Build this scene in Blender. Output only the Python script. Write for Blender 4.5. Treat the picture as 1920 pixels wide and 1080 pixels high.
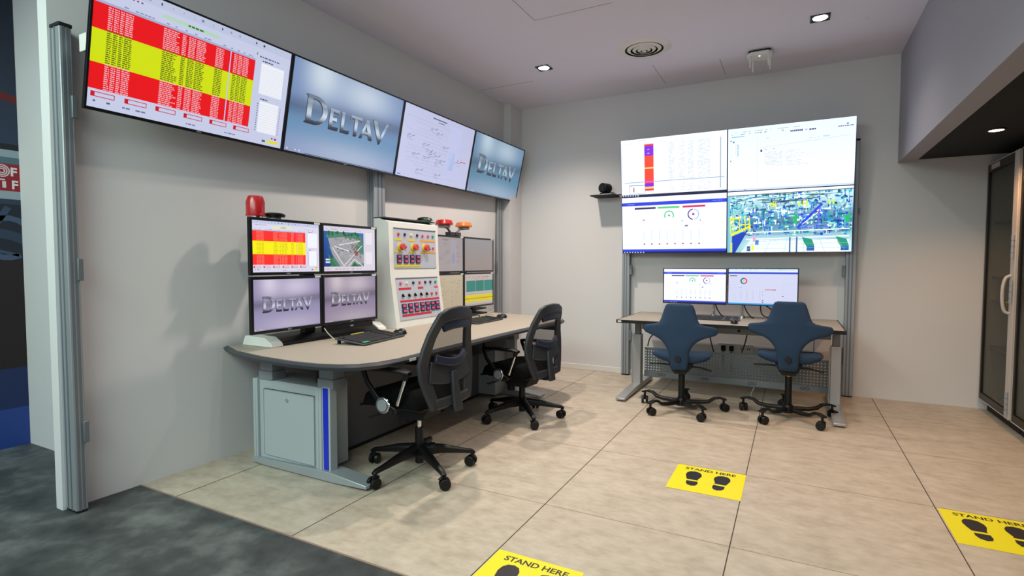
import bpy, bmesh, math, random
from mathutils import Vector, Matrix
for o in list(bpy.data.objects): bpy.data.objects.remove(o)
SC = bpy.context.scene; COL = SC.collection; PI = math.pi
R = math.radians

# ---------------- camera ----------------
cd = bpy.data.cameras.new('camera'); cam = bpy.data.objects.new('camera', cd); COL.objects.link(cam)
cd.sensor_width = 36; cd.lens = 1004.63/1920*36; cd.clip_start = .05
yaw, pit, rol = .4836, -.0464, .0010
f = Vector((-math.sin(yaw)*math.cos(pit), math.cos(yaw)*math.cos(pit), math.sin(pit)))
r_ = Vector((math.cos(yaw), math.sin(yaw), 0)); u_ = r_.cross(f)
rr = r_*math.cos(rol)+u_*math.sin(rol); uu = -r_*math.sin(rol)+u_*math.cos(rol)
M = Matrix(((rr.x, uu.x, -f.x), (rr.y, uu.y, -f.y), (rr.z, uu.z, -f.z))).to_4x4()
M.translation = Vector((3.326, -2.563, 1.280)); cam.matrix_world = M
SC.camera = cam
SC.view_settings.view_transform = 'Standard'; SC.view_settings.look = 'None'
SC.view_settings.exposure = 0; SC.view_settings.gamma = 1; SC.view_settings.use_curve_mapping = False
# ---------------- world and lights ----------------
W = bpy.data.worlds.new('world'); SC.world = W; W.use_nodes = True
W.node_tree.nodes['Background'].inputs[0].default_value = (.88, .92, 1, 1)
W.node_tree.nodes['Background'].inputs[1].default_value = .60
def area(name, loc, rot, sx, sy, power, col):
    l = bpy.data.lights.new(name, 'AREA'); l.shape = 'RECTANGLE'; l.size = sx; l.size_y = sy
    l.energy = power; l.color = col
    o = bpy.data.objects.new(name, l); COL.objects.link(o); o.location = loc; o.rotation_euler = rot
    return o
COOL = (.80, 1.0, .93)
area('hall_light', (2.2, -4.6, 3.3), (R(48), 0, 0), 5.5, 1.6, 140, COOL)
area('hall_light', (.6, -3.4, 3.3), (R(20), 0, 0), 2.0, 1.2, 62, (.74, 1.0, .80))
def spot(loc, power, col, ang=120, blend=.6, size=.045, name='downlight_lamp'):
    l = bpy.data.lights.new(name, 'SPOT'); l.energy = power; l.color = col
    l.spot_size = R(ang); l.spot_blend = blend; l.shadow_soft_size = size
    o = bpy.data.objects.new(name, l); COL.objects.link(o); o.location = loc
    return o
WARM = (1.0, .87, .74)
CZ = 3.2
for (x, y, p) in ((1.107, 2.333, 200), (3.30, 2.35, 46), (1.107, .80, 165), (2.7, .70, 85), (1.3, -.75, 32), (2.7, -.75, 42)):
    spot((x, y, CZ-.03), p, WARM, 128, 1.0)
spot((4.57, 2.41, 2.19), 36, (1.0, .54, .26), 130, .7, .03)
spot((4.57, .9, 2.19), 52, (1.0, .54, .26), 140, .7, .03)

# ---------------- colours and materials ----------------
def lin(c): return c/12.92 if c <= .04045 else ((c+.055)/1.055)**2.4
def hx(h, g=1.0):
    return tuple(lin(int(h[i:i+2], 16)/255)*g for i in (0, 2, 4))+(1,)
MATS = {}
def mat(name, col, rough=.5, metal=0, bump=0, bscale=200, var=0, vscale=3, coat=0, spec=.5):
    if name in MATS: return MATS[name]
    m = bpy.data.materials.new(name); m.use_nodes = True; nt = m.node_tree; b = nt.nodes['Principled BSDF']
    c = hx(col) if isinstance(col, str) else tuple(col)+(1,)
    b.inputs['Base Color'].default_value = c; b.inputs['Roughness'].default_value = rough
    b.inputs['Metallic'].default_value = metal; b.inputs['Coat Weight'].default_value = coat
    b.inputs['Specular IOR Level'].default_value = spec
    tc = nt.nodes.new('ShaderNodeTexCoord')
    if var:
        n = nt.nodes.new('ShaderNodeTexNoise'); n.inputs['Scale'].default_value = vscale; n.inputs['Detail'].default_value = 4
        nt.links.new(tc.outputs['Object'], n.inputs['Vector'])
        mx = nt.nodes.new('ShaderNodeMix'); mx.data_type = 'RGBA'
        mx.inputs[6].default_value = tuple(v*(1-var) for v in c[:3])+(1,); mx.inputs[7].default_value = tuple(min(1, v*(1+var)) for v in c[:3])+(1,)
        nt.links.new(n.outputs['Fac'], mx.inputs[0]); nt.links.new(mx.outputs[2], b.inputs['Base Color'])
    if bump:
        n = nt.nodes.new('ShaderNodeTexNoise'); n.inputs['Scale'].default_value = bscale; n.inputs['Detail'].default_value = 2
        nt.links.new(tc.outputs['Object'], n.inputs['Vector'])
        bp = nt.nodes.new('ShaderNodeBump'); bp.inputs['Strength'].default_value = bump; bp.inputs['Distance'].default_value = .002
        nt.links.new(n.outputs['Fac'], bp.inputs['Height']); nt.links.new(bp.outputs[0], b.inputs['Normal'])
    MATS[name] = m; return m
def screen_mat():
    m = bpy.data.materials.new('display'); m.use_nodes = True; nt = m.node_tree; b = nt.nodes['Principled BSDF']
    b.inputs['Base Color'].default_value = (.01, .01, .012, 1); b.inputs['Roughness'].default_value = .35
    a = nt.nodes.new('ShaderNodeAttribute'); a.attribute_name = 'Col'
    nt.links.new(a.outputs['Color'], b.inputs['Emission Color']); b.inputs['Emission Strength'].default_value = 1
    return m
DISP = screen_mat()
def print_mat():   # printed graphics: colours come from the print itself
    m = bpy.data.materials.new('print'); m.use_nodes = True; nt = m.node_tree; b = nt.nodes['Principled BSDF']
    a = nt.nodes.new('ShaderNodeAttribute'); a.attribute_name = 'Col'; b.inputs['Roughness'].default_value = .45
    nt.links.new(a.outputs['Color'], b.inputs['Base Color']); return m
PRINT = print_mat()
def glow(name, col, s, g=1):
    m = bpy.data.materials.new(name); m.use_nodes = True; b = m.node_tree.nodes['Principled BSDF']
    b.inputs['Emission Color'].default_value = tuple(col)+(1,); b.inputs['Emission Strength'].default_value = s
    b.inputs['Base Color'].default_value = tuple(col)+(1,)
    return m
def floor_mat(name, c1, c2, c3, rough, sc, aniso):
    m = bpy.data.materials.new(name); m.use_nodes = True; nt = m.node_tree; b = nt.nodes['Principled BSDF']
    tc = nt.nodes.new('ShaderNodeTexCoord'); mp = nt.nodes.new('ShaderNodeMapping'); mp.inputs['Scale'].default_value = aniso
    nt.links.new(tc.outputs['Object'], mp.inputs[0])
    n1 = nt.nodes.new('ShaderNodeTexNoise'); n1.inputs['Scale'].default_value = sc; n1.inputs['Detail'].default_value = 8; n1.inputs['Roughness'].default_value = .62
    n2 = nt.nodes.new('ShaderNodeTexNoise'); n2.inputs['Scale'].default_value = sc*.4; n2.inputs['Detail'].default_value = 4
    nt.links.new(mp.outputs[0], n1.inputs['Vector']); nt.links.new(mp.outputs[0], n2.inputs['Vector'])
    ad = nt.nodes.new('ShaderNodeMath'); ad.operation = 'ADD'
    nt.links.new(n1.outputs['Fac'], ad.inputs[0]); nt.links.new(n2.outputs['Fac'], ad.inputs[1])
    ml = nt.nodes.new('ShaderNodeMath'); ml.operation = 'MULTIPLY'; ml.inputs[1].default_value = .5; nt.links.new(ad.outputs[0], ml.inputs[0])
    r = nt.nodes.new('ShaderNodeValToRGB'); e = r.color_ramp.elements
    e[0].position = .36; e[0].color = hx(c1); e[1].position = .66; e[1].color = hx(c3)
    k = e.new(.50); k.color = hx(c2)
    nt.links.new(ml.outputs[0], r.inputs[0]); nt.links.new(r.outputs[0], b.inputs['Base Color'])
    b.inputs['Roughness'].default_value = rough; b.inputs['Specular IOR Level'].default_value = .35
    return m
M_TILE = floor_mat('vinyl_tile', 'a89b8b', 'b7ab9c', 'c4b9aa', .42, 26, (.6, 1, 1))
M_GREY = floor_mat('grey_stone_floor', '2c3032', '424648', '676c6d', .5, 6, (1, 1, 1))
M_WALL = mat('painted_wall', 'd1d0d2', .85, var=.02, vscale=1.2)
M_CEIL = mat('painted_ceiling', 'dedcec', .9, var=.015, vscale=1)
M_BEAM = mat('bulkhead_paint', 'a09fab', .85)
M_DARKC = mat('black_ceiling', '0b0908', .8)
M_JOINT = mat('dark_joint', '3a3028', .8)
M_JOINTL = mat('fine_joint', '857563', .8)
M_WHITE = mat('white_gloss', 'dcdad6', .4)
M_ALU = mat('aluminium', '9a9fa6', .42, .35)
M_ALUD = mat('aluminium_dark', '70757c', .45, .35)  # darker grey aluminium for rails, clips and fittings
M_BLK = mat('black_plastic', '08090b', .42, spec=.35, bump=.15, bscale=300)
M_BLKM = mat('matte_black', '0a0a0b', .75)
M_BEZ = mat('bezel_black', '0b0c14', .3)
M_CHR = mat('chrome', 'd8dadc', .15, 1)
M_NAVY = mat('blue_fabric', '1e3854', .9, bump=.5, bscale=900, var=.12, vscale=60)
M_SEAT = mat('black_fabric', '050506', .95, spec=.15, bump=.5, bscale=700)
M_FRAME = mat('charcoal_nylon', '282a30', .5)
M_PADB = mat('dark_blue_pad', '1c2338', .45)
M_DTOP = mat('beige_laminate', 'a0968a', .5, var=.03, vscale=40)
M_EDGE = mat('dark_edge_rubber', '34373e', .4)
M_STEEL = mat('grey_painted_steel', 'a3acb1', .45)
M_STEELD = mat('mid_grey_steel', '7d8489', .5)
M_MOD = mat('modesty_grey', '5e6066', .55)
M_BLUE = mat('blue_stripe', '0a2ac0', .4)
M_CONS = mat('console_cream', 'dedfdc', .5)
M_PLATE = mat('console_plate', 'b4bac8', .4)
M_RED = mat('red_plastic', 'b01018', .3, coat=.4)
M_REDP = mat('red_button', 'c8403a', .35)
M_AMB = mat('amber_plastic', 'e0762a', .3, coat=.4)
M_YEL = mat('yellow_label', 'd9c81c', .5)
M_GRN = mat('green_lamp', '1f9c62', .35)
M_PINK = mat('pink_lamp', 'd8507a', .35)
M_CRM = mat('cream_lamp', 'e2d7a0', .35)
M_NVB = mat('navy_button', '161c4c', .35)
M_ORL = mat('orange_label', 'e0a04a', .5)
M_REDL = mat('red_label', 'c62036', .5)
M_GOLD = mat('brass', 'c79a2c', .3, .9)
M_KEY = mat('key_black', '101114', .5)
M_KCASE = mat('keyboard_case', '3c3e42', .45)
M_CABLE = mat('black_cable', '0c0c0c', .6)
M_WCABLE = mat('grey_cable', 'a8a39a', .6)
M_BFRM = mat('cabinet_dark_frame', '17120f', .45)
M_CWHT = mat('cabinet_white_frame', 'bdb6b0', .45)
def glass_mat(name, col, alpha, rough=.08):
    m = bpy.data.materials.new(name); m.use_nodes = True; b = m.node_tree.nodes['Principled BSDF']
    b.inputs['Base Color'].default_value = hx(col); b.inputs['Alpha'].default_value = alpha; b.inputs['Roughness'].default_value = rough
    return m
M_TGL = glass_mat('tinted_glass', '12130e', .32)
M_MESH = glass_mat('mesh_fabric', '0b0b0e', .62, .8)
def perf_mat():
    m = bpy.data.materials.new('perforated_steel'); m.use_nodes = True; nt = m.node_tree; b = nt.nodes['Principled BSDF']
    b.inputs['Base Color'].default_value = hx('72787c'); b.inputs['Roughness'].default_value = .5
    tc = nt.nodes.new('ShaderNodeTexCoord'); sp = nt.nodes.new('ShaderNodeSeparateXYZ'); nt.links.new(tc.outputs['Object'], sp.inputs[0])
    def fr(s, sc):
        a = nt.nodes.new('ShaderNodeMath'); a.operation = 'MULTIPLY'; a.inputs[1].default_value = sc; nt.links.new(s, a.inputs[0])
        c = nt.nodes.new('ShaderNodeMath'); c.operation = 'FRACT'; nt.links.new(a.outputs[0], c.inputs[0])
        d = nt.nodes.new('ShaderNodeMath'); d.operation = 'SUBTRACT'; d.inputs[1].default_value = .5; nt.links.new(c.outputs[0], d.inputs[0])
        e = nt.nodes.new('ShaderNodeMath'); e.operation = 'POWER'; e.inputs[1].default_value = 2; 
        g = nt.nodes.new('ShaderNodeMath'); g.operation = 'ABSOLUTE'; nt.links.new(d.outputs[0], g.inputs[0]); nt.links.new(g.outputs[0], e.inputs[0])
        return e.outputs[0]
    a = nt.nodes.new('ShaderNodeMath'); a.operation = 'ADD'; nt.links.new(fr(sp.outputs[0], 36), a.inputs[0]); nt.links.new(fr(sp.outputs[2], 36), a.inputs[1])
    g = nt.nodes.new('ShaderNodeMath'); g.operation = 'GREATER_THAN'; g.inputs[1].default_value = .075; nt.links.new(a.outputs[0], g.inputs[0])
    nt.links.new(g.outputs[0], b.inputs['Alpha']); return m
M_PERF = perf_mat()

# ---------------- mesh builder ----------------
class MB:
    def __init__(s): s.v = []; s.f = []; s.c = None
    def add(s, vs, fs):
        o = len(s.v); s.v += [tuple(v) for v in vs]; s.f += [tuple(i+o for i in q) for q in fs]; return s
    def box(s, x0, x1, y0, y1, z0, z1, m=None):
        vs = [Vector((x, y, z)) for z in (z0, z1) for y in (y0, y1) for x in (x0, x1)]
        if m: vs = [m @ v for v in vs]
        return s.add(vs, [(0, 2, 3, 1), (4, 5, 7, 6), (0, 1, 5, 4), (2, 6, 7, 3), (0, 4, 6, 2), (1, 3, 7, 5)])
    def cyl(s, p0, p1, r0, r1=None, n=20, caps=True):
        r1 = r0 if r1 is None else r1; p0 = Vector(p0); p1 = Vector(p1); d = (p1-p0).normalized()
        a = d.orthogonal().normalized(); b = d.cross(a)
        vs = [p0+(a*math.cos(t)+b*math.sin(t))*r0 for t in [2*PI*i/n for i in range(n)]]
        vs += [p1+(a*math.cos(t)+b*math.sin(t))*r1 for t in [2*PI*i/n for i in range(n)]]
        fs = [(i, (i+1) % n, n+(i+1) % n, n+i) for i in range(n)]
        if caps: fs += [tuple(range(n-1, -1, -1)), tuple(range(n, 2*n))]
        return s.add(vs, fs)
    def lathe(s, prof, c=(0, 0, 0), n=28):
        c = Vector(c); k = len(prof)
        vs = [c+Vector((r*math.cos(2*PI*i/n), r*math.sin(2*PI*i/n), z)) for i in range(n) for r, z in prof]
        fs = [(i*k+j, ((i+1) % n)*k+j, ((i+1) % n)*k+j+1, i*k+j+1) for i in range(n) for j in range(k-1)]
        return s.add(vs, fs)
    def tube(s, pts, r, n=8):
        pts = [Vector(p) for p in pts]; vs = []; N = len(pts); a = None
        for i, p in enumerate(pts):
            d = (pts[min(i+1, N-1)]-pts[max(i-1, 0)]).normalized()
            if a is None: a = d.orthogonal().normalized()
            a = (a-d*a.dot(d)).normalized(); b = d.cross(a)
            vs += [p+(a*math.cos(2*PI*k/n)+b*math.sin(2*PI*k/n))*r for k in range(n)]
        fs = [(i*n+k, i*n+(k+1) % n, (i+1)*n+(k+1) % n, (i+1)*n+k) for i in range(N-1) for k in range(n)]
        fs += [tuple(range(n-1, -1, -1)), tuple((N-1)*n+k for k in range(n))]
        return s.add(vs, fs)
    def ribbon(s, pts, w, t, nrm, closed=False):
        """rectangular section swept along pts: width w across, thickness t along nrm"""
        pts = [Vector(p) for p in pts]; N = len(pts); vs = []
        for i, p in enumerate(pts):
            d = (pts[(i+1) % N]-pts[i-1]) if closed else (pts[min(i+1, N-1)]-pts[max(i-1, 0)])
            d.normalize(); n = Vector(nrm(p) if callable(nrm) else nrm); n = (n-d*n.dot(d)).normalized(); b = d.cross(n)
            ww = w[i] if isinstance(w, (list, tuple)) else w; tt = t[i] if isinstance(t, (list, tuple)) else t
            h = ww/2; q = tt/2; c = min(h, q)*.5
            for (x, y) in ((h, q-c), (h-c, q), (-h+c, q), (-h, q-c), (-h, -q+c), (-h+c, -q), (h-c, -q), (h, -q+c)):
                vs.append(p+b*x+n*y)
        fs = [(i*8+k, i*8+(k+1) % 8, ((i+1) % N)*8+(k+1) % 8, ((i+1) % N)*8+k) for i in range(N if closed else N-1) for k in range(8)]
        if not closed: fs += [tuple(range(7, -1, -1)), tuple((N-1)*8+k for k in range(8))]
        return s.add(vs, fs)
    def prism(s, poly, z0, z1):
        n = len(poly); vs = [(x, y, z0) for x, y in poly]+[(x, y, z1) for x, y in poly]
        fs = [(i, (i+1) % n, n+(i+1) % n, n+i) for i in range(n)]+[tuple(range(n-1, -1, -1)), tuple(range(n, 2*n))]
        return s.add(vs, fs)
    def extr(s, poly, axis, a, b):
        """polygon extruded along axis: 'x' -> poly is (y,z); 'y' -> poly is (x,z)"""
        n = len(poly); P = (lambda p, t: (t, p[0], p[1])) if axis == 'x' else (lambda p, t: (p[0], t, p[1]))
        vs = [P(p, a) for p in poly]+[P(p, b) for p in poly]
        fs = [(i, (i+1) % n, n+(i+1) % n, n+i) for i in range(n)]+[tuple(range(n-1, -1, -1)), tuple(range(n, 2*n))]
        return s.add(vs, fs)
    def grid(s, fn, nu, nv):
        vs = [fn(i/(nu-1), j/(nv-1)) for i in range(nu) for j in range(nv)]
        fs = [(i*nv+j, (i+1)*nv+j, (i+1)*nv+j+1, i*nv+j+1) for i in range(nu-1) for j in range(nv-1)]
        return s.add(vs, fs)
    def build(s, name, m, parent=None, bev=0, smooth=True, ang=35, seg=2, sub=0):
        me = bpy.data.meshes.new(name); me.from_pydata(s.v, [], s.f)
        b = bmesh.new(); b.from_mesh(me); bmesh.ops.remove_doubles(b, verts=b.verts, dist=1e-5)
        bmesh.ops.recalc_face_normals(b, faces=b.faces); b.to_mesh(me); b.free()
        me.materials.append(m)
        if smooth:
            me.polygons.foreach_set('use_smooth', [True]*len(me.polygons)); me.set_sharp_from_angle(angle=R(ang))
        o = bpy.data.objects.new(name, me); COL.objects.link(o)
        if parent: o.parent = parent
        if bev:
            md = o.modifiers.new('bevel', 'BEVEL'); md.width = bev; md.segments = seg; md.limit_method = 'ANGLE'; md.angle_limit = R(40)
        if sub:
            md = o.modifiers.new('sub', 'SUBSURF'); md.levels = sub; md.render_levels = sub
        return o
def empty(name, label, cat, loc=(0, 0, 0), rot=(0, 0, 0), group=None):
    o = bpy.data.objects.new(name, None); COL.objects.link(o); o.location = loc; o.rotation_euler = rot
    o.empty_display_size = .05
    o['label'] = label; o['category'] = cat
    if group: o['group'] = group
    return o
def tag(o, label, cat, group=None, kind=None):
    o['label'] = label; o['category'] = cat
    if group: o['group'] = group
    if kind: o['kind'] = kind
    return o
def struct(o): o['kind'] = 'structure'; return o
def plabel(o, l): o['label'] = l; return o
def clone(root, loc, rot, label, group=None):
    c = root.copy(); COL.objects.link(c); c.location = loc; c.rotation_euler = rot; c['label'] = label
    if group: c['group'] = group
    def rec(a, b):
        for ch in [x for x in bpy.data.objects if x.parent is a]:
            d = ch.copy(); COL.objects.link(d); d.parent = b; rec(ch, d)
    rec(root, c); return c

# ---------------- text as mesh ----------------
def text_mesh(txt, size=1.0, bold=0, sx=1.0):
    cu = bpy.data.curves.new('t', 'FONT'); cu.body = txt; cu.size = size; cu.resolution_u = 3; cu.offset = bold
    o = bpy.data.objects.new('t', cu); me = o.to_mesh()
    vs = [(v.co.x*sx, v.co.y) for v in me.vertices]; fs = [tuple(p.vertices) for p in me.polygons]
    o.to_mesh_clear(); bpy.data.objects.remove(o); bpy.data.curves.remove(cu)
    return vs, fs

# ---------------- flat picture builder (screens, printed graphics) ----------------
class Pic:
    """u to the right, v up, 0..w / 0..h; every layer lies a hair in front of the last"""
    def __init__(s, w, h, gain=1.0): s.w = w; s.h = h; s.g = gain; s.v = []; s.f = []; s.c = []; s.l = 0
    def C(s, c):
        c = hx(c) if isinstance(c, str) else tuple(c)+(1,) if len(c) == 3 else c
        return (c[0]*s.g, c[1]*s.g, c[2]*s.g, 1)
    def layer(s): s.l += 1
    def poly(s, pts, col, fs=None):
        o = len(s.v); s.v += [(x*s.w, y*s.h, s.l) for x, y in pts]
        if fs is None: fs = [tuple(range(len(pts)))]
        cs = [s.C(col)]*len(pts) if not (isinstance(col, list)) else [s.C(c) for c in col]
        for q in fs: s.f.append(tuple(i+o for i in q)); s.c.append([cs[i] for i in q])
    def rect(s, x0, y0, x1, y1, col): s.poly([(x0, y0), (x1, y0), (x1, y1), (x0, y1)], col)
    def frame(s, x0, y0, x1, y1, t, col):
        tx = t*s.h/s.w
        s.rect(x0, y0, x1, y0+t, col); s.rect(x0, y1-t, x1, y1, col); s.rect(x0, y0, x0+tx, y1, col); s.rect(x1-tx, y0, x1, y1, col)
    def gridfn(s, nx, ny, fn, x0=0, y0=0, x1=1, y1=1):
        for i in range(nx):
            for j in range(ny):
                p = [(i/nx, j/ny), ((i+1)/nx, j/ny), ((i+1)/nx, (j+1)/ny), (i/nx, (j+1)/ny)]
                s.poly([(x0+(x1-x0)*a, y0+(y1-y0)*b) for a, b in p], [fn(a, b) for a, b in p])
    def line(s, a, b, t, col):
        ax, ay = a[0]*s.w, a[1]*s.h; bx, by = b[0]*s.w, b[1]*s.h; L = math.hypot(bx-ax, by-ay) or 1
        nx, ny = -(by-ay)/L*t*s.h/2, (bx-ax)/L*t*s.h/2
        s.poly([((ax+nx)/s.w, (ay+ny)/s.h), ((ax-nx)/s.w, (ay-ny)/s.h), ((bx-nx)/s.w, (by-ny)/s.h), ((bx+nx)/s.w, (by+ny)/s.h)], col)
    def arc(s, cx, cy, r, t, a0, a1, col, n=20):
        k = s.h/s.w
        for i in range(n):
            p = R(a0+(a1-a0)*i/n); q = R(a0+(a1-a0)*(i+1)/n)
            s.poly([(cx+math.cos(p)*r*k, cy+math.sin(p)*r), (cx+math.cos(q)*r*k, cy+math.sin(q)*r), (cx+math.cos(q)*(r-t)*k, cy+math.sin(q)*(r-t)), (cx+math.cos(p)*(r-t)*k, cy+math.sin(p)*(r-t))], col)
    def disc(s, cx, cy, r, col, n=20):
        k = s.h/s.w; s.poly([(cx+math.cos(2*PI*i/n)*r*k, cy+math.sin(2*PI*i/n)*r) for i in range(n)], col)
    def scrib(s, x0, x1, y, t, col, rnd, dens=.75):
        """a blurred line of print too small to read"""
        x = x0
        while x < x1:
            d = rnd.uniform(.006, .02)
            if rnd.random() < dens: s.rect(x, y, min(x+d, x1), y+t, col)
            x += d+.004
    def text(s, txt, x, y, size, col, bold=0, sx=1, shear=0, width=None, grad=None):
        vs, fs = text_mesh(txt, 1.0, bold, sx)
        x0 = min(v[0] for v in vs); x1 = max(v[0] for v in vs)
        if width: k = width*s.w/(x1-x0); ky = size*s.h
        else: k = ky = size*s.h
        pts = [(x+((a-x0)*k+shear*b*ky)/s.w, y+b*ky/s.h) for a, b in vs]
        s.poly(pts, [grad(p) for p in pts] if grad else col, fs)
    def build(s, name, parent, loc=(0, 0, 0), m=None, dz=.0004, flat=False):
        """local X right, Z up, -Y toward the viewer; loc = lower left corner. flat: X right, Y up, lying down"""
        me = bpy.data.meshes.new(name)
        if flat: vs = [(loc[0]+x, loc[1]+y, loc[2]+l*dz) for x, y, l in s.v]
        else: vs = [(loc[0]+x, loc[1]-l*dz, loc[2]+y) for x, y, l in s.v]
        me.from_pydata(vs, [], s.f); me.materials.append(m or DISP)
        ca = me.color_attributes.new('Col', 'FLOAT_COLOR', 'CORNER')
        ca.data.foreach_set('color', [c for q in s.c for k in q for c in k])
        o = bpy.data.objects.new(name, me); COL.objects.link(o)
        if parent: o.parent = parent
        return o

def mix(a, b, t): return tuple(a[i]*(1-t)+b[i]*t for i in range(3))
def sm(x, a, b):
    t = max(0, min(1, (x-a)/(b-a))); return t*t*(3-2*t)
# letter shapes of the metal wordmark
LET = {
 'D': (.86, [[(0,0),(.42,0),(.62,.06),(.78,.24),(.82,.5),(.78,.76),(.62,.94),(.42,1),(0,1),(0,.93),(.08,.9),(.08,.1),(0,.07)]], ),
 'E': (.60, None), 'L': (.56, None), 'T': (.66, None), 'A': (.78, None), 'V': (.80, None)}
def letter_quads(ch):
    Q = []
    if ch == 'D':
        Q.append([(.06, 0), (.24, 0), (.24, 1), (.06, 1)]); Q.append([(0, .0), (.06, .0), (.06, .06), (0, .03)]); Q.append([(0, .97), (.06, .94), (.06, 1), (0, 1)])
        n = 12
        for i in range(n):
            a = -PI/2+PI*i/n; b = -PI/2+PI*(i+1)/n
            Q.append([(.36+.50*math.cos(a), .5+.5*math.sin(a)), (.36+.50*math.cos(b), .5+.5*math.sin(b)), (.36+.31*math.cos(b), .5+.38*math.sin(b)), (.36+.31*math.cos(a), .5+.38*math.sin(a))])
        Q.append([(.24, 0), (.36, 0), (.36, .12), (.24, .12)]); Q.append([(.24, .88), (.36, .88), (.36, 1), (.24, 1)])
        return Q, .92
    if ch == 'E':
        Q += [[(.05, 0), (.22, 0), (.22, 1), (.05, 1)], [(.22, 0), (.56, 0), (.58, .22), (.53, .15), (.22, .14)], [(.22, .86), (.52, .85), (.56, .78), (.55, 1), (.22, 1)], [(.22, .44), (.46, .42), (.46, .6), (.22, .57)]]
        return Q, .66
    if ch == 'L':
        Q += [[(.05, 0), (.22, 0), (.22, 1), (.05, 1)], [(.22, 0), (.55, 0), (.58, .24), (.52, .15), (.22, .14)]]
        return Q, .60
    if ch == 'T':
        Q += [[(.24, 0), (.42, 0), (.42, .86), (.24, .86)], [(-.02, .76), (.03, .86), (.24, .86), (.42, .86), (.63, .86), (.68, .76), (.67, 1), (-.01, 1)]]
        return Q, .64
    if ch == 'A':
        Q += [[(-.04, 0), (.12, 0), (.44, .98), (.32, 1)], [(.32, 1), (.30, .78), (.58, 0), (.80, 0), (.46, 1)], [(.2, .24), (.56, .24), (.52, .36), (.24, .36)]]
        return Q, .74
    if ch == 'V':
        Q += [[(-.04, 1), (.18, 1), (.48, .22), (.40, 0)], [(.40, 0), (.46, .02), (.84, 1), (.70, 1), (.42, .24)]]
        return Q, .84
def wordmark(p, x, y, h, width, tone):
    """metal letters spelling DELTAV, first and last letter taller"""
    seq = [('D', 1.34, -.0), ('E', 1, 0), ('L', 1, 0), ('T', 1, 0), ('A', 1, 0), ('V', 1.26, -.08)]
    tot = sum(letter_quads(c)[1]*(k if c in 'DV' else 1) for c, k, o in seq)
    kx = width/tot; cx = x
    def met(v):
        v = max(0, min(1, v))
        st = [(0, (.03, .03, .05)), (.14, (.07, .08, .11)), (.3, (.62, .66, .72)), (.45, (1.05, 1.08, 1.12)), (.62, (.62, .66, .72)), (.8, (.34, .38, .44)), (.92, (.66, .7, .76)), (1, (.25, .28, .33))]
        for (a, ca), (b, cb) in zip(st, st[1:]):
            if v <= b: c = mix(ca, cb, (v-a)/(b-a)); return tuple(c[i]*tone[i] for i in range(3))
    for dark in (True, False):
        p.layer(); cx = x
        for c, k, o in seq:
            Q, wd = letter_quads(c); kk = k if c in 'DV' else 1
            for q in Q:
                bm = bmesh.new(); vs = [bm.verts.new((a*kk, b*k+o, 0)) for a, b in q]
                try: bm.faces.new(vs)
                except Exception: bm.free(); continue
                if not dark:
                    for lv in (.05, .18, .3, .42, .6, .78, .9, 1.05, 1.2, -.1):
                        bmesh.ops.bisect_plane(bm, geom=bm.verts[:]+bm.edges[:]+bm.faces[:], plane_co=(0, lv, 0), plane_no=(0, 1, 0))
                bm.verts.index_update()
                pts = [(v.co.x, v.co.y) for v in bm.verts]; fs = [tuple(v.index for v in f_.verts) for f_ in bm.faces]
                bm.free()
                d = .035 if dark else 0
                P_ = [(cx+(a-d)*kx, y+(b-d*1.3)*h) for a, b in pts]
                if dark: p.poly(P_, (.05*tone[0], .06*tone[1], .08*tone[2]), fs)
                else: p.poly(P_, [met(b/1.1) for a, b in pts], fs)
            cx += wd*kx*kk
    p.layer(); p.scrib(x+width*1.0, x+width*1.04, y+h*1.16, .012, (.15, .17, .22), random.Random(1), 1)

def pic_wordmark(w, h, g, tint, seed=0):
    p = Pic(w, h, g)
    a, b, c = tint
    def fn(u, v):
        base = mix(hx(a)[:3], hx(b)[:3], sm(v, .0, .30)*(1-sm(v, .30, .62)*.55))
        t = math.exp(-((u-.22)/.13)**2-((v-.92)/.28)**2)*.9+math.exp(-((u-.62)/.26)**2-((v-.85)/.22)**2)*.8+math.exp(-((u-.55)/.5)**2-((v-.06)/.2)**2)*.45
        band = math.exp(-((v-.55-.1*(u-.5))/.09)**2)*.45
        col = mix(base, hx(c)[:3], min(1, t)); return tuple(x*(1-band) for x in col)
    p.gridfn(22, 16, fn)
    wordmark(p, .12, .355, .235, .76, tint_tone(c))
    p.layer()
    for i in range(4): p.rect(.015+.03*i, .018, .027+.03*i, .034, 'e8ecf4' if i != 1 else '9fb0c8')
    p.rect(.15, .005, 1, .012, '3c4c66')
    return p
def tint_tone(c):
    q = hx(c)[:3]; m = max(q); return tuple(.9*x/m+.1 for x in q)

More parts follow.
